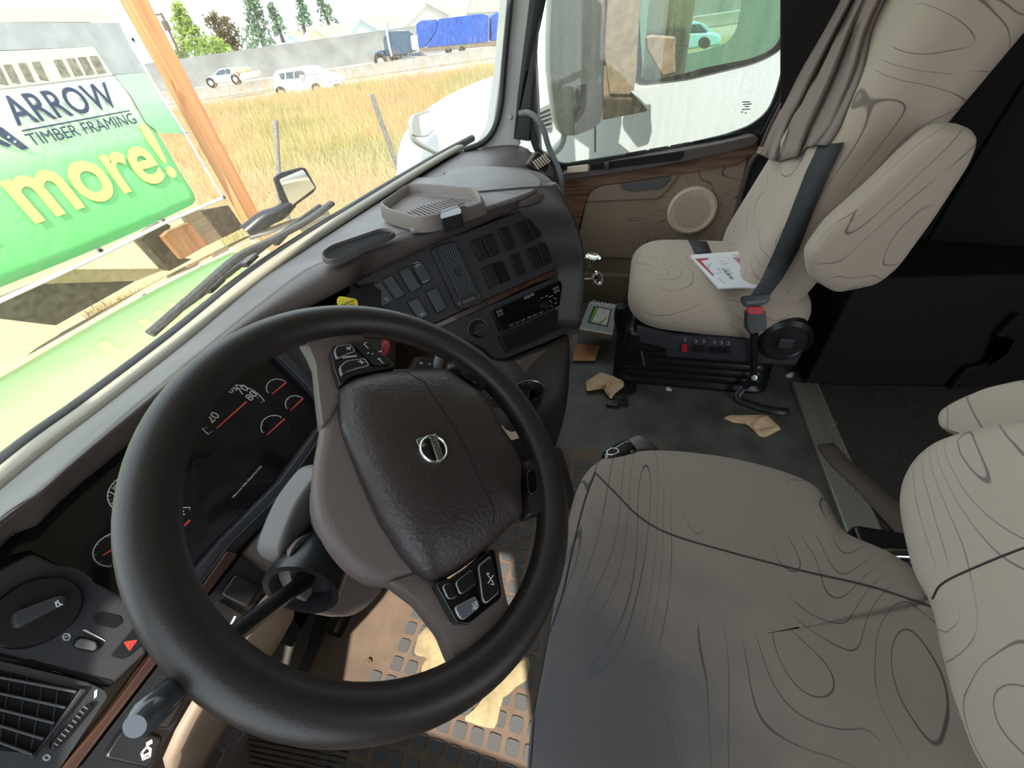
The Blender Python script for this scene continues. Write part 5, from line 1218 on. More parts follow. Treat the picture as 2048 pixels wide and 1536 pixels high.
# grass blades on the field
rng = np.random.default_rng(3)
def blades(name, n, smin, smax, pxr, h0, h1, w, cols, lab, heads=False):
    # scatter over the field wedge in view
    V = []; F = []; Mi = []
    k = 0; cnt = 0
    angs = [math.atan2(cam2world(Vector(((px-1024)/FPX, (300-768)/FPX, 1))).y, cam2world(Vector(((px-1024)/FPX, (300-768)/FPX, 1))).x) for px in pxr]
    a = rng.uniform(min(angs), max(angs), n); r_ = np.sqrt(rng.uniform(smin**2, smax**2, n))
    for ang, r in zip(a, r_):
        x, y = r*math.cos(ang), r*math.sin(ang)
        if GN.x*x+GN.y*y > 24.4: continue
        if x < 2.3 and y < 3.4: continue
        z = gz(x, y); sc = 1+.35*noise.noise(Vector((x*.5, y*.5, 0)))
        h = rng.uniform(h0, h1)*sc; lean = rng.normal(0, .22, 2)*h; th = rng.uniform(0, PI); ww = w*(.6+r/14)
        dx, dy = math.cos(th)*ww, math.sin(th)*ww
        b = len(V)
        V += [(x-dx, y-dy, z), (x+dx, y+dy, z), (x+lean[0]*.4+dx*.7, y+lean[1]*.4+dy*.7, z+h*.55), (x+lean[0]*.4-dx*.7, y+lean[1]*.4-dy*.7, z+h*.55), (x+lean[0], y+lean[1], z+h)]
        F += [(b, b+1, b+2, b+3), (b+3, b+2, b+4)]
        c_ = noise.noise(Vector((x*.35, y*.35, 5)))+rng.normal(0, .35)+.25*(r/24-.5)
        mi = 0 if c_ < -.15 else (1 if c_ < .25 else 2); Mi += [mi, mi]
        if heads:
            b = len(V); hz_ = z+h; q = ww*1.4
            V += [(x+lean[0]-q, y+lean[1], hz_-.03), (x+lean[0]+q, y+lean[1], hz_-.03), (x+lean[0]+q*.3, y+lean[1], hz_+.12), (x+lean[0]-q*.3, y+lean[1], hz_+.12)]
            F += [(b, b+1, b+2, b+3)]; Mi += [3]
    me = bpy.data.meshes.new(name); me.from_pydata(V, [], F)
    for c_ in cols: me.materials.append(c_)
    me.polygons.foreach_set('material_index', Mi); me.update()
    o = bpy.data.objects.new(name, me); COL.objects.link(o); return tag(o, lab, 'grass', kind='stuff')
def leafmat(name, col, tr=.5):
    m = bpy.data.materials.new(name); m.use_nodes = True; nt = m.node_tree; nt.nodes.clear(); out = N(nt, 'ShaderNodeOutputMaterial')
    d = N(nt, 'ShaderNodeBsdfDiffuse'); t = N(nt, 'ShaderNodeBsdfTranslucent'); x = N(nt, 'ShaderNodeMixShader'); x.inputs[0].default_value = tr
    d.inputs[0].default_value = (*col, 1); t.inputs[0].default_value = (*col, 1)
    nt.links.new(d.outputs[0], x.inputs[1]); nt.links.new(t.outputs[0], x.inputs[2]); nt.links.new(x.outputs[0], out.inputs[0]); return m
GC = [leafmat('grass_green', (.42, .39, .17)), leafmat('grass_straw', (.66, .51, .27)), leafmat('grass_rust', (.64, .41, .24)), leafmat('seed_head', (.60, .38, .20))]
blades('field_grass', 60000, 3.4, 30, (330, 1020), .18, .50, .006, GC, 'dense green and straw-coloured grass of the sunlit field')
blades('tall_weeds', 1300, 17, 29, (330, 1020), .7, 1.25, .004, GC, 'tall dry weeds with seed heads along the far field edge', heads=True)
blades('near_grass', 26000, 3.2, 8, (-150, 560), .08, .22, .010, [GC[1], GC[1], mat('soil', (.30, .24, .14), 1), GC[3]], 'sparse dry grass on the dirt beneath the banner')

# banner on its timber frame
BY = 3.2
BNF = Fr((1.8, BY, 1.0), (0, -1, 0), (1, 0, 0))
ban = empty('banner', (1.6, BY, .43), 'large green and white vinyl banner with yellow lettering hung on a timber frame', 'banner')
def grad(name, stops, z0, z1):
    m = mat(name, (1, 1, 1), .55); nt = m.node_tree; b = nt.nodes['Principled BSDF']; L = nt.links.new
    tc = N(nt, 'ShaderNodeTexCoord'); sp_ = N(nt, 'ShaderNodeSeparateXYZ'); L(tc.outputs['Object'], sp_.inputs[0])
    mr = N(nt, 'ShaderNodeMapRange'); mr.inputs[1].default_value = z0; mr.inputs[2].default_value = z1; L(sp_.outputs[2], mr.inputs[0])
    cr = N(nt, 'ShaderNodeValToRGB'); L(mr.outputs[0], cr.inputs[0])
    while len(cr.color_ramp.elements) < len(stops): cr.color_ramp.elements.new(.5)
    for e_, (p_, c_) in zip(cr.color_ramp.elements, stops): e_.position = p_; e_.color = (*c_, 1)
    L(cr.outputs[0], b.inputs['Base Color'])
    n_ = N(nt, 'ShaderNodeTexNoise', Scale=9, Detail=3); L(tc.outputs['Object'], n_.inputs['Vector'])
    bp = N(nt, 'ShaderNodeBump', Strength=.35, Distance=.02); L(n_.outputs[0], bp.inputs['Height']); L(bp.outputs[0], b.inputs['Normal'])
    return m
M_BAN = grad('banner_print', [(0, (.14, .58, .17)), (.36, (.26, .68, .27)), (.52, (.62, .75, .55)), (.62, (.85, .86, .80)), (1, (.85, .86, .82))], .43, 1.6)
K = 30; rows = []
for i in range(13):
    row = []
    for k in range(K+1):
        x = -.6+3.03*k/K; z = .43+1.35*i/12
        if k == K: x += .004*math.sin(i*2.1)
        row.append(Vector((x, BY+.003*math.sin(x*5+z*3)+.004*math.sin(z*17+x*9)*(x > 2.15), z-.03*math.sin(PI*((x+.6)/3.03*2 % 1))*(i == 0)*.6)))
    rows.append(row)
sheet('banner_sheet', rows, M_BAN, ban, .002, 1)
def bpl(name, px, m, h=.009, parent=ban, **k): return plate(name, BNF, px, h, h+.0015, m, parent, 0, **k)
grn = grad('banner_brick', [(0, (.10, .48, .15)), (.3, (.15, .5, .2)), (.55, (.42, .52, .42)), (1, (.40, .40, .40))], .43, 1.6)
bpl('printed_brick_edge', ZJ((660, 435), (850, 425), (920, 520), (1080, 780), (930, 780), (850, 720), (760, 560)), grn)
bpl('printed_grey_wall', ZJ((-80, 130), (690, 135), (760, 280), (850, 425), (650, 440), (540, 275), (-80, 300)), mat('print_grey', (.36, .37, .36), .6, var=.15, vscale=12))
bpl('printed_beige_wall', ZJ((-80, 305), (540, 275), (650, 440), (-80, 530)), mat('print_beige', (.60, .58, .46), .6))
bpl('printed_tan_roof', ZJ((-80, 50), (560, 60), (690, 130), (-80, 130)), mat('print_tan', (.62, .50, .42), .6))
bpl('printed_upper_roof', ZJ((-80, -40), (560, -30), (640, 60), (-80, 50)), mat('print_roof', (.72, .52, .42), .6, var=.15, vscale=40, tint=(.85, .72, .62)))
for x in (-60, 10, 95, 175, 302, 378, 445, 512):
    y = 390-x*.1; bpl('printed_window', ZJ((x, y-8), (x+48, y-12), (x+48+55, y+88-(0 if x > 250 else -15)), (x+52, y+96)), mat('print_window', (.22, .20, .14), .5, var=.4, vscale=50), .0105)
navy = mat('banner_navy', (.03, .05, .10), .5); yel = mat('banner_yellow', (.85, .80, .22), .5)
zj = lambda *p: ZJ(p)[0]
text('banner_lettering', 'ARROW', BNF, zj(95, 735), zj(695, 622), navy, ban, .012, align=1.15, bold=.012)
bpl('banner_rule', ZJ((120, 762), (750, 645), (751, 652), (122, 772)), navy, .012)
text('banner_lettering', 'TIMBER FRAMING', BNF, zj(185, 855), zj(798, 720), navy, ban, .012, bold=.0)
text('banner_lettering', 'more!', BNF, zj(190, 1300), zj(1030, 1020), yel, ban, .012, bold=.022, align=1.12)
text('banner_lettering', 'r', BNF, zj(-160, 1420), zj(40, 1345), yel, ban, .012, bold=.03)
bpl('logo_beam', ZJ((-60, 740), (0, 745), (160, 868), (118, 878), (0, 800), (-60, 770)), navy, .012)
bpl('logo_brace', ZJ((-60, 790), (0, 820), (60, 850), (40, 860), (-60, 830)), navy, .0125)
for q in ((40, 803), (78, 830)): bpl('logo_peg', [(zj(*q)[0]+2.6*math.cos(a), zj(*q)[1]+2.6*math.sin(a)) for a in [2*PI*k/10 for k in range(10)]], M_WHITEMARK, .0142)
tube('hem_rope', [BNF.hit(*q)+Vector((0, -.016, 0)) for q in ZJ((720, 170), (830, 390), (950, 590), (1060, 760), (1290, 1150))], .008, M_WHITE, ban, seg=6)
tube('hem_rope', [BNF.hit(*q)+Vector((0, -.016, 0)) for q in ZJ((1290, 1160), (960, 1300), (600, 1480), (300, 1620), (-100, 1800))], .012, M_WHITE, ban, seg=6)
for q in ((1300, 1155), (945, 1290), (1075, 780), (765, 235), (575, 1465)):
    lathe('grommet', BNF.hit(*zj(*q))+Vector((0, -.018, 0)), (0, -1, 0), [(.018, 0), (.018, .003), (.008, .003), (.008, 0)], M_SILVER, ban, 16)
M_TIM = wood('timber_orange', (.44, .17, .055), (.62, .28, .11), 'z', 25, .7, 0)
M_TIMX = wood('timber_side', (.30, .20, .11), (.44, .31, .18), 'x', 25, .7, 0)
PO = Fr((2.5, BY+.05, 1), (0, -1, 0), (1, 0, 0))
p1 = PO.hit(231, -40); 
tag(box('timber_post', ((PO.hit(240, 0).x+PO.hit(290, 0).x)/2+.06, BY+.11, .55), (.062, .05, 1.9), M_TIM, None, .004), 'tall orange timber post at the right edge of the banner', 'post')
RFm = Fr((2, BY+.22, .3), (0, -1, 0), (1, 0, 0))
def beam(px, fr, th, m, lab, nm='timber_rail'):
    return tag(plate(nm, fr, px, -th, 0, m, None, .004), lab, 'timber')
ZL = zm(0, 420, .2344)
RL = RFm.off(-.15)
rl = beam(ZL((-200, 850), (430, 592), (1160, 605), (480, 985), (-200, 900)), RL, .09, mat('timber_shaded', (.13, .10, .065), .8, var=.25, vscale=20), 'dark shaded side of the long timber rail lying under the banner at the left')
plate('rail_top', RL, ZL((330, 632), (640, 505), (1420, 500), (1160, 606)), -.04, .003, mat('timber_lit', (.55, .42, .24), .8, var=.15, vscale=25), rl, .002)  # one timber; lit top and shaded side are put into two colours
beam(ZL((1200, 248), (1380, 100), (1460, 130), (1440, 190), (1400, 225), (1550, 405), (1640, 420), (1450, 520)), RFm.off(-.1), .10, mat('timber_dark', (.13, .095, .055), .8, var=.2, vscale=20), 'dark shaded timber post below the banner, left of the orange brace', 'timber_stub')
beam(ZL((1395, 225), (1440, 180), (1610, 108), (1790, 290), (1560, 420)), RFm.off(.08), .05, M_TIM, 'short orange timber brace with a sawn end below the banner corner', 'timber_brace')
beam(ZL((1560, 30), (1690, -20), (1895, 240), (1780, 300), (1610, 110)), RFm.off(.02), .05, M_TIMX, 'pale diagonal timber leaning beside the orange brace', 'timber_brace')
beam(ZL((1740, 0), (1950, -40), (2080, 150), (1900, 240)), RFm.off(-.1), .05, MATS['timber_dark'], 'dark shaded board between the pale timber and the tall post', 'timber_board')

# fence posts and mesh in the field
for (a, b, lab, w) in (((551, 240), (560, 400), 'left slim grey fence post in the field', .035), ((743, 188), (800, 350), 'right grey fence post leaning in the tall grass', .04)):
    f_ = Fr((0, 8.4, 0), (-.6, -.8, 0)); A_, B_ = f_.hit(*a), f_.hit(*b)
    tag(tube('fence_post', [A_, A_.lerp(B_, .5), B_, B_+Vector((0, 0, -.6))], w*.9, mat('post_grey', (.20, .19, .17), .7, var=.3, vscale=30), None, seg=10), lab, 'fence post')
f_ = Fr((0, 8.4, 0), (-.6, -.8, 0))
bm = bmesh.new(); A0 = f_.hit(551, 262); B0 = f_.hit(760, 245); d_ = (B0-A0); d_.z = 0; d_.normalize(); H_ = 1.2; zt = .15
base_ = A0-d_*.6; base_.z = zt
for k in range(52):
    for sgn in (1, -1):
        p = base_+d_*(k*.085); q = p+d_*sgn*H_*.55+Vector((0, 0, -H_)); r_ = f_.n*.0011; e_ = d_*.0022
        bm.faces.new([bm.verts.new(v_) for v_ in (p-e_, p+e_, q+e_, q-e_)])
o = obj('wire_mesh', bm, mat('wire', (.40, .40, .36), .5), None, smooth=False); tag(o, 'thin grey diamond wire mesh fence in front of the field', 'wire fence', kind='stuff')

# vehicles on the freeway
M_TYRE = mat('tyre', (.02, .02, .02), .8); M_CARGL = mat('car_glass', (.05, .08, .10), .1, coat=.5)
def wheelat(fr, px, r, par, w=.2):
    c_ = fr.hit(*px); wl_ = lathe('wheel', c_+fr.n*.02, -fr.n, [(0, 0), (r, 0), (r, w), (0, w)], M_TYRE, par, 24)
    lathe('hub_cap', c_+fr.n*.05, fr.n, [(r*.55, -.06), (r*.5, .01), (0, .015)], M_SILVER, wl_, 16)
s1 = FS(25.6)
soul = empty('car', s1.hit(610, 195), 'boxy hatchback, side painted shade-blue and roof sun-white, on the near freeway lane', 'car')
pb = mat('car_shade_blue', (.42, .55, .72), .3, coat=.5)  # bluish side and white top put shade and sun into the colours
zi = ZI
plate('body', s1, zi((570, 430), (600, 425), (760, 430), (850, 432), (940, 450), (965, 470), (970, 515), (940, 530), (850, 545), (640, 560), (600, 560), (582, 510)), -1.75, 0, pb, soul, .06, r=.1)
plate('cabin', s1, zi((578, 425), (590, 412), (700, 395), (790, 390), (860, 432), (770, 440), (600, 440)), -1.6, -.08, M_WHITE, soul, .08, r=.12)
for q in (((606, 432), (640, 426), (642, 462), (622, 465)), ((648, 425), (690, 418), (694, 458), (650, 462)), ((698, 417), (748, 412), (760, 440), (756, 452), (700, 458))): plate('side_window', s1, zi(*q), -.05, .02, M_CARGL, soul, .01)
plate('windshield', s1, zi((735, 408), (790, 395), (852, 432), (770, 440)), -.02, .03, mat('car_windshield', (.30, .42, .44), .1, coat=.6), soul, .01)
plate('hood_panel', s1, zi((775, 442), (852, 434), (930, 448), (958, 468), (880, 480)), -.02, .03, M_WHITE, soul, .02)
plate('grille', s1, zi((925, 492), (966, 488), (968, 512), (935, 522)), -.0, .03, M_BLACK, soul, .01)
plate('side_mirror', s1, zi((730, 440), (755, 438), (758, 455), (735, 457)), .0, .12, M_WHITE, soul, .02)
wheelat(s1, zi((625, 545))[0], .27, soul); wheelat(s1, zi((832, 525))[0], .27, soul)
s2 = FS(33)
pk = empty('pickup_truck', s2.hit(455, 165), 'white pickup truck with a yellow load driving left on the far lanes', 'car')
plate('body', s2, zi((185, 455), (225, 440), (245, 438), (300, 440), (440, 420), (445, 455), (400, 470), (200, 490), (183, 478)), -1.8, 0, M_WHITE, pk, .05, r=.08)
plate('cabin', s2, zi((222, 440), (250, 405), (320, 395), (345, 405), (350, 435), (300, 445)), -1.6, -.08, M_WHITE, pk, .06, r=.08)
plate('side_window', s2, zi((232, 440), (255, 412), (285, 405), (288, 432)), -.05, .02, M_CARGL, pk, .01); plate('side_window', s2, zi((292, 404), (318, 402), (322, 430), (294, 432)), -.05, .02, M_CARGL, pk, .01)
plate('load', s2, zi((325, 410), (380, 393), (405, 410), (400, 425), (330, 430)), -1.4, -.2, mat('load_yellow', (.75, .60, .20), .7), pk, .05)
plate('tail_lamp', s2, zi((370, 425), (378, 424), (380, 445), (372, 446)), 0, .03, M_REDK, pk, .005)
wheelat(s2, zi((212, 485))[0], .27, pk); wheelat(s2, zi((355, 465))[0], .27, pk)
s3 = FS(44)
sm = empty('semi_truck', s3.hit(800, 130), 'dark blue semi truck tractor with a tall exhaust stack on the far lanes', 'truck')
dkb = mat('truck_navy', (.03, .06, .10), .3, coat=.5)
plate('sleeper', s3, zi((1215, 220), (1240, 190), (1270, 175), (1370, 172), (1385, 200), (1395, 320), (1230, 330)), -2.4, 0, dkb, sm, .1, r=.2)
plate('hood_body', s3, zi((1165, 310), (1215, 285), (1232, 330), (1240, 380), (1170, 375)), -2.2, 0, dkb, sm, .08, r=.15)
plate('cab_window', s3, zi((1225, 250), (1245, 230), (1250, 290), (1228, 295)), -.02, .03, M_CARGL, sm, .01)
plate('white_fairing', s3, zi((1372, 210), (1420, 205), (1430, 290), (1390, 295)), -1.8, 0, mat('fairing_pale', (.62, .58, .52), .5), sm, .03)
tube('exhaust_stack', [s3.hit(*zi((1270, 330))[0])+s3.n*.15, s3.hit(*zi((1250, 240))[0])+s3.n*.15, s3.hit(*zi((1236, 130))[0])+s3.n*.15], .12, M_SILVER, sm)
plate('fuel_tank', s3, zi((1250, 330), (1430, 318), (1435, 350), (1260, 358)), -.8, .05, M_BLACK, sm, .05)
wheelat(s3, zi((1205, 362))[0], .55, sm); wheelat(s3, zi((1400, 345))[0], .55, sm)
trl = empty('trailer', s3.hit(920, 100), 'long blue tarpaulin covered flatbed trailer behind the semi truck', 'trailer')
btarp = mat('tarp_blue', (.02, .07, .32), .5, bump=.6, bscale=4, var=.25, vscale=3)
for i, q in enumerate((((1410, 140), (1440, 118), (1535, 112), (1530, 180), (1460, 278), (1418, 278)), ((1540, 110), (1790, 80), (1835, 90), (1835, 245), (1470, 278), (1530, 180)), ((1850, 90), (1880, 70), (1960, 65), (1960, 235), (1850, 240)))):
    plate('tarp', s3, zi(*q), -2.4, 0, btarp, trl, .08, r=.15)
plate('flatbed', s3, zi((1430, 285), (1960, 238), (1960, 262), (1440, 305)), -2.4, 0, mat('flatbed_brown', (.16, .13, .10), .7), trl, .02)
for x in (1600, 1680, 1880): plate('wheel', s3, [(zi((x, 310-(x-1430)*.09))[0][0]+7*math.cos(a), zi((x, 310-(x-1430)*.09))[0][1]+7*math.sin(a)) for a in [2*PI*k/12 for k in range(12)]], -.6, 0, M_TYRE, trl, .02)
s4 = FS(38.5)
dc_ = empty('car', s4.hit(820, 118), 'dark blue sedan just behind the median barrier near the semi truck', 'car')
plate('body', s4, zi((1310, 345), (1340, 335), (1380, 330), (1470, 325), (1495, 350), (1480, 395), (1310, 400)), -1.7, 0, dkb, dc_, .06, r=.1)
plate('cabin', s4, zi((1335, 340), (1370, 308), (1430, 303), (1465, 330)), -1.5, -.1, M_CARGL, dc_, .06, r=.1)
plate('lamp', s4, zi((1475, 340), (1495, 338), (1496, 350), (1480, 352)), 0, .03, M_WHITE, dc_, .01)
plate('wheel', s4, [(zi((1345, 398))[0][0]+6*math.cos(a), zi((1345, 398))[0][1]+6*math.sin(a)) for a in [2*PI*k/12 for k in range(12)]], -.3, .02, M_TYRE, dc_, .02)

# houses behind the sound wall
s5 = FS(75)
M_ROOF = mat('roof_shingle', (.42, .36, .26), .9, var=.12, vscale=2)
def house(wallpx, roofpx, gable, m_, lab, dx=0):
    f5 = FS(75+dx)
    h_ = empty('house', f5.hit(*ZI(wallpx[0])[0]), lab, 'house')
    plate('gable_wall', f5, ZI(*wallpx), -3.5, 0, m_, h_, 0)
    plate('roof', f5.off(.4), ZI(*roofpx), -.35, .0, M_ROOF, h_, 0)
    tube('roof_trim', [f5.hit(*q)+f5.n*.5 for q in ZI(*gable)], .14, mat('trim_white', (.7, .7, .66), .6), h_, seg=6)
house(((600, 330), (610, 255), (655, 182), (740, 240), (760, 330)), ((655, 182), (765, 175), (850, 236), (742, 240)), ((608, 258), (655, 182), (742, 240)), mat('house_blue', (.45, .55, .56), .8), 'leftmost small pale blue gabled house beyond the sound wall', 9)
house(((740, 330), (745, 235), (805, 155), (895, 212), (900, 330)), ((805, 155), (1040, 137), (1040, 200), (895, 212)), ((743, 238), (805, 155), (895, 214)), mat('house_yellow', (.62, .55, .34), .8), 'yellow gabled house second from the left beyond the sound wall', 4.5)
house(((1000, 330), (1000, 200), (1070, 98), (1190, 165), (1200, 330)), ((1070, 98), (1330, 84), (1352, 130), (1190, 165)), ((998, 202), (1070, 98), (1192, 168)), mat('house_green', (.42, .48, .42), .8), 'grey-green gabled house left of the semi truck beyond the wall', 0)
house(((1330, 330), (1330, 138), (1460, 8), (1600, 78), (1620, 330)), ((1460, 8), (1500, 2), (1700, 72), (1700, 90), (1600, 92)), ((1328, 140), (1460, 8), (1602, 80)), mat('house_tan', (.46, .42, .33), .8), 'tall tan gabled house behind the blue trailer', 4.5)
house(((1700, 330), (1700, 78), (1730, -20), (1990, -20), (1990, 330)), ((1730, -40), (1990, -60), (1990, 60), (1705, 78)), ((1700, 80), (1730, -30)), mat('house_grey', (.45, .44, .40), .8), 'house with a big roof at the right end above the blue trailer', 9)

# trees and utility pole
def leafcloud(name, fr, blobs, m_, parent, nper, size, seed, droop=0):
    rnd = random.Random(seed); V = []; F = []
    for (px, py, rx, ry) in blobs:
        c_ = fr.hit(px, py); kx = (fr.hit(px+1, py)-c_).length
        for _ in range(nper):
            while True:
                a, b, d = rnd.uniform(-1, 1), rnd.uniform(-1, 1), rnd.uniform(-1, 1)
                if a*a+b*b+d*d <= 1: break
            p = c_+fr.u*a*rx*kx+Vector((0, 0, b*ry*kx-droop*abs(a)*rx*kx))+fr.n*d*rx*kx
            q = [Vector((rnd.uniform(-1, 1), rnd.uniform(-1, 1), rnd.uniform(-1, 1)))*size for _ in range(3)]
            i = len(V); V += [p+q[0], p+q[1], p+q[2]]; F.append((i, i+1, i+2))
    me = bpy.data.meshes.new(name); me.from_pydata(V, [], F); return link(name, me, m_, parent, smooth=False)
M_BARK = mat('bark', (.12, .09, .06), .9)
def tree(px0, px1, blobs, col, lab, seed, s_=68, nper=260, size=.32, droop=0, w=.25):
    fr = FS(s_); b0 = fr.hit(*px0); r = empty('tree', b0, lab, 'tree', 'trees beyond the sound wall')
    tube('trunk', [b0, fr.hit(*px1)], [w, w*.25], M_BARK, r, seg=8)
    nm = 'leaf_%d' % seed; leafcloud('foliage', fr, blobs, leafmat(nm, col, .35), r, nper, size, seed, droop)
j = lambda x, y, a, b: (x*.3418, y*.3418, a*.3418, b*.3418)
tree(ZJ((1090, 360))[0], ZJ((1050, 30))[0], [j(1060, 80, 35, 60), j(1080, 150, 70, 60), j(1100, 220, 100, 60), j(1140, 280, 110, 55), j(1230, 260, 90, 60), j(1290, 290, 60, 45), j(1010, 340, 50, 25)], (.30, .38, .10), 'bright yellow-green leafy tree next to the utility pole', 1, nper=300)
tree(ZJ((1330, 320))[0], ZJ((1260, 100))[0], [j(1250, 120, 55, 40), j(1310, 150, 70, 50), j(1360, 210, 60, 60), j(1300, 230, 60, 50), j(1370, 270, 45, 40)], (.17, .13, .07), 'reddish brown bushy tree between the green tree and the tall conifer', 2, 72, nper=180)
def conif(x0, y0, x1, y1, wd_, n_):
    out = []
    for k in range(n_):
        t = (k+.5)/n_; out.append(j(x0+(x1-x0)*t, y0+(y1-y0)*t, wd_*(.25+.75*t), (y1-y0)/n_*.55))
    return out
tree(ZJ((1560, 330))[0], ZJ((1440, -120))[0], conif(1440, -100, 1530, 260, 110, 11), (.16, .22, .13), 'tallest drooping conifer in the middle of the tree row', 3, 70, nper=90, droop=.5)
tree(ZJ((1660, 250))[0], ZJ((1590, 40))[0], conif(1580, 20, 1640, 190, 55, 6)+[j(1450, 220, 55, 60)], (.18, .25, .15), 'short conifer leaning against the tallest conifer', 4, 71, nper=60, droop=.4)
tree(ZJ((1790, 220))[0], ZJ((1735, -60))[0], conif(1735, -60, 1790, 150, 60, 8), (.15, .22, .13), 'narrow conifer above the blue gabled house', 5, 80, nper=60, droop=.5)
tree(ZJ((1930, 160))[0], ZJ((1850, -60))[0], conif(1850, -60, 1930, 120, 65, 7), (.15, .20, .12), 'rightmost narrow conifer above the yellow house roof', 6, 82, nper=50, droop=.5)
tree(ZJ((1000, 380))[0], ZJ((1000, 330))[0], [j(990, 345, 40, 20), j(1050, 330, 50, 20)], (.20, .26, .10), 'low green shrubs at the foot of the utility pole', 7, 66, nper=150)
up = FS(64); pole = empty('utility_pole', up.hit(*zj(1080, 360)), 'thin dark utility pole with a cross arm against the white sky', 'utility pole')
tube('pole', [up.hit(*zj(1090, 400)), up.hit(*zj(942, 75))], .13, M_BARK, pole, seg=8)
tube('cross_arm', [up.hit(*zj(868, 88)), up.hit(*zj(942, 84))], .08, M_BARK, pole, seg=6)
box('transformer', up.hit(*zj(972, 150)), (.25, .25, .4), M_BARK, pole, .05)

# neighbouring white truck on the passenger side
NX = 2.85
nb = empty('neighbour_truck', (NX, -.2, -1.0), 'white truck cab parked close alongside, filling the passenger window', 'truck')
NF = Fr((NX, 0, .8), (-1, 0, 0), (0, -1, 0))
wo = ZH((830, 490), (790, 465), (800, 430), (770, -200), (1800, -250), (1760, -100), (1690, 200), (1640, 290), (1500, 360), (1100, 455))
wi = [NF.hit(*q) for q in wo]; wi = roundpoly(wi, .05, 5); c = sum(wi, Vector())/len(wi)
def toedge2(p):
    d = p-c; ts = []
    for ax_, lo, hi in ((1, -2.2, .75), (2, -.4, 2.2)):
        if d[ax_] > 1e-6: ts.append((hi-c[ax_])/d[ax_])
        if d[ax_] < -1e-6: ts.append((lo-c[ax_])/d[ax_])
    return c+d*min(ts)
ringwall('body_side', NF, wi, [toedge2(p) for p in wi], -.04, 0, M_WHITE, nb)
def outer2(p, k): d = p-c; d.x = 0; return p+d.normalized()*k
ringwall('window_seal', NF, [outer2(p, -.03) for p in wi], [outer2(p, .004) for p in wi], -.01, .006, M_RUBBER, nb)
prism('window_pane', [p for p in wi], (.004, 0, 0), glass('neighbour_glass', .12, (.62, .78, .68), (20, 20, 2)), nb, smooth=False)
plate('door_gap', NF, ZH((553, 740), (560, 740), (560, 890), (553, 890)), 0, .002, M_VOID, nb, 0)
prism('lower_body', [(NX, .75, -.5), (NX, -2.2, -.5), (NX, -2.2, -.4), (NX, .75, -.4)], (.06, 0, 0), M_WHITE, nb)
# its interior: far window wall with a rounded opening, brown trim
FW_ = Fr((NX+1.9, 0, .8), (-1, 0, 0), (0, -1, 0))
io = ZH((935, 210), (1030, 210), (1030, 325), (1180, 300), (1330, 250), (1385, 180), (1400, 120), (1450, -150), (940, -150))
ii = roundpoly([FW_.hit(*q) for q in io], .04, 4); c = sum(ii, Vector())/len(ii)
ringwall('far_wall', FW_, ii, [toedge2(p) for p in ii], -.04, 0, mat('cab_green_grey', (.20, .26, .22), .7), nb)
prism('sill', [(NX+.1, .5, .3), (NX+1.9, .5, .3), (NX+1.9, -2, .3), (NX+.1, -2, .3)], (0, 0, .03), mat('cab_dark', (.06, .07, .065), .8), nb)
sb = softbox('cab_seat', (NX+.9, -.1, .8), (.25, .14, .5), .1, mat('seat_brown', (.22, .16, .11), .9), nb, 8)
prism('front_bulkhead', [(NX+.0, .62, -.4), (NX+1.9, .62, -.4), (NX+1.9, .62, 1.0), (NX, .62, .95)], (0, .05, 0), mat('cab_brown', (.20, .15, .09), .9, var=.3, vscale=40), nb)
# its hood and fender further forward, grille vents
hw = [[at(*q, 'x', xx) for q in pl] for xx, pl in ((2.85, [(1060, 310), (900, 330), (870, 300), (905, 270), (975, 245), (1100, 175)]), (3.6, [(1060, 300), (900, 310), (868, 290), (895, 262), (965, 225), (1100, 150)]))]
rows = []
for t in (0, .25, .5, .75, 1):
    rows.append([Vector((2.86+1.3*t, y, z+.06*math.sin(PI*t))) for y, z in ((.55, .93), (.8, .90), (1.1, .86), (1.4, .80), (1.65, .70), (1.78, .55), (1.80, .1))])
rows = [[Vector((2.86, y, -.2)) for y, z in ((.55, 0), (.8, 0), (1.1, 0), (1.4, 0), (1.65, 0), (1.78, 0), (1.80, 0))]]+rows
sheet('hood', rows, M_WHITE, nb, .01, 2)
GF_ = Fr((2.84, .4, .8), (-1, 0, 0), (0, -1, 0))
gr = plate('side_grille', GF_, ZH((215, 640), (305, 600), (310, 745), (225, 760)), 0, .01, mat('grille_grey', (.25, .27, .28), .6), nb, .003)
for k in range(4): plate('grille_bar', GF_, ZH((218, 665+k*24), (305, 628+k*28), (305, 636+k*28), (219, 672+k*24)), .01, .016, M_BLACK, gr, 0)
# its mirror column with bracket
MCF = Fr((2.62, .1, .9), (-1, -.1, 0))
nm_ = empty('neighbour_mirror', MCF.hit(1230, 100), 'mirror column and bracket plate of the white truck, brown from window dust glow', 'mirror')
mbr = mat('dust_glow_brown', (.24, .18, .12), .9, var=.25, vscale=30)  # glow of dust on this truck's window put into the brown
plate('mirror_column', MCF, ZH((640, -200), (830, -200), (800, 430), (780, 560), (640, 560), (610, 300)), -.08, 0, mbr, nm_, .01)
plate('bracket_plate', MCF, ZH((610, 380), (700, 480), (780, 545), (865, 640), (860, 655), (600, 705), (600, 560)), -.06, -.01, mbr, nm_, .004)
plate('bracket_edge', MCF, ZH((765, 535), (775, 530), (870, 630), (862, 640)), -.01, .005, M_WHITE, nm_, .001)
lathe('bracket_bolt', MCF.hit(*ZH((808, 640))[0]), MCF.n, [(.008, -.01), (.008, .004), (0, .004)], M_SILVER, nm_, 12)
plate('rear_plate', MCF.off(-.05), ZH((320, -200), (640, -200), (640, 480), (600, 560), (450, 420), (380, 120)), -.05, 0, mat('dust_glow_dark', (.20, .15, .10), .9, var=.3, vscale=25), nm_, .01)
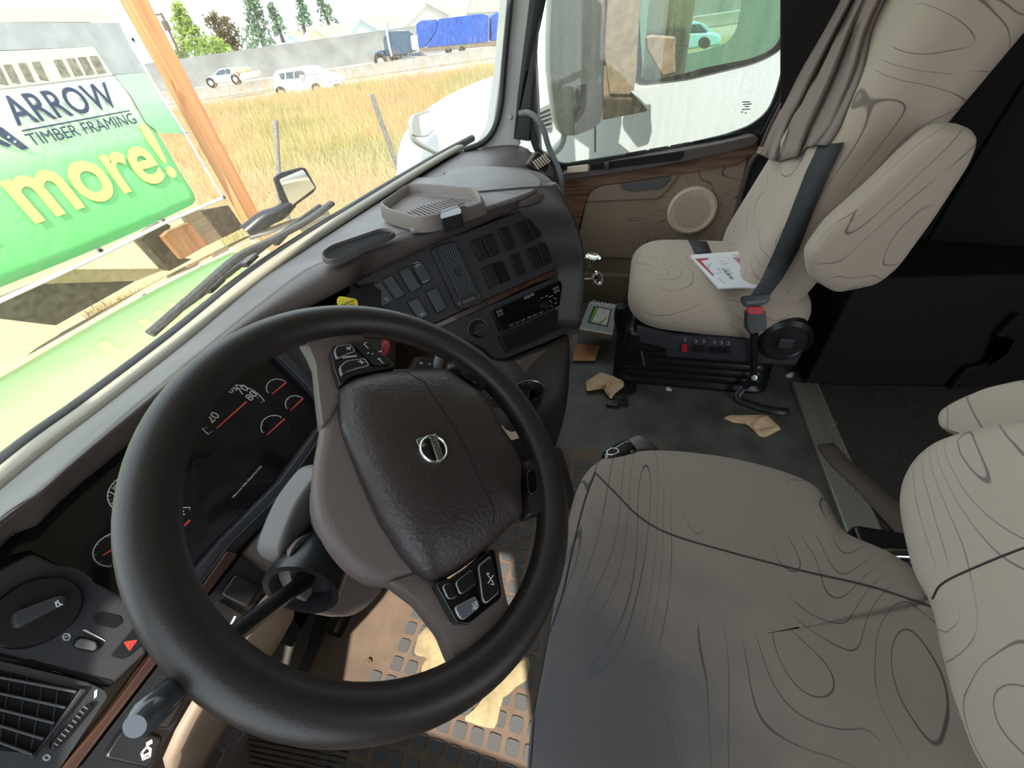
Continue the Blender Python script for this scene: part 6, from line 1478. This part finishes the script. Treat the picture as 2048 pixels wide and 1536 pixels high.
plate('small_lamp', MCF.off(.02), ZH((850, 215), (890, 205), (1030, 215), (1025, 330), (1030, 430), (950, 450), (860, 290)), -.05, 0, mbr, nm_, .01)
nhm = Fr((2.6, 1.45, .95), (-.4, -.9, .1))
m2 = empty('hood_mirror', nhm.hit(860, 290), 'white-faced hood mirror on a grey arm standing on the neighbouring white hood', 'mirror')
pillow('mirror_housing', nhm, ZI((1380, 720), (1395, 670), (1480, 645), (1505, 660), (1518, 760), (1480, 800), (1440, 805), (1385, 790)), [(.6, -.07), (.95, -.04), (1, 0), (.96, .004)], mat('mirror_grey', (.28, .30, .28), .5), m2, .01)
plate('mirror_glass', nhm, ZI((1425, 690), (1440, 672), (1500, 655), (1515, 755), (1475, 790), (1440, 795)), .004, .006, mat('mirror_white', (.75, .76, .74), .2), m2, 0, r=.01)
tube('mirror_arm', [nhm.hit(*q)-nhm.n*.02 for q in ZI((1400, 740), (1400, 800), (1440, 840), (1500, 870), (1560, 905), (1620, 960))], .018, MATS['mirror_grey'], m2, smoothn=3)
# a parked blue car seen through the neighbour's windows
fc = Fr((10.3, 0, .6), (-1, 0, 0), (0, -1, 0))
bc = empty('car', fc.hit(1390, 90), 'light blue car parked beyond, seen through the windows of the white truck', 'car')
lb_ = mat('car_sky_blue', (.35, .55, .65), .35, coat=.4)
plate('body', fc, ZH((1020, 215), (1060, 190), (1250, 185), (1300, 210), (1290, 270), (1150, 285), (1030, 300)), -1.6, 0, lb_, bc, .05, r=.08)
plate('cabin', fc, ZH((1040, 195), (1080, 135), (1180, 128), (1250, 185)), -1.4, -.1, lb_, bc, .05, r=.08)
plate('side_window', fc, ZH((1060, 188), (1088, 145), (1170, 140), (1215, 182)), -.12, .01, M_CARGL, bc, .01)
plate('wheel', fc, [(zx+12*math.cos(a), zy+12*math.sin(a)) for zx, zy in (ZH((1195, 250))[0],) for a in [2*PI*k/14 for k in range(14)]], -.3, .02, M_TYRE, bc, .01)

# this truck's passenger side mirror, outside the window
MF = Fr(at(1150, 170, 'x', 2.30), (-.75, -.55, .05))
mr_ = empty('side_mirror', MF.hit(1150, 200), 'tall grey side mirror just outside the front edge of the passenger window', 'mirror')
pillow('mirror_housing', MF, ZH((310, -250), (600, -250), (610, 300), (600, 690), (560, 750), (440, 795), (360, 790), (325, 700), (290, 400), (290, 200)), [(.7, -.10), (.95, -.06), (1, -.01), (.98, .0)], mat('mirror_shell', (.26, .25, .21), .5), mr_, .02)
plate('mirror_glass', MF, ZH((430, 510), (600, 455), (605, 560), (590, 710), (540, 755), (435, 785)), .0, .003, M_MIRROR, mr_, 0, r=.01)
tube('mirror_arm', [MF.hit(*q)-MF.n*.04 for q in ZH((400, 740), (390, 830), (350, 890), (280, 920), (200, 920))], .016, mat('arm_grey', (.30, .32, .30), .5), mr_, smoothn=4)
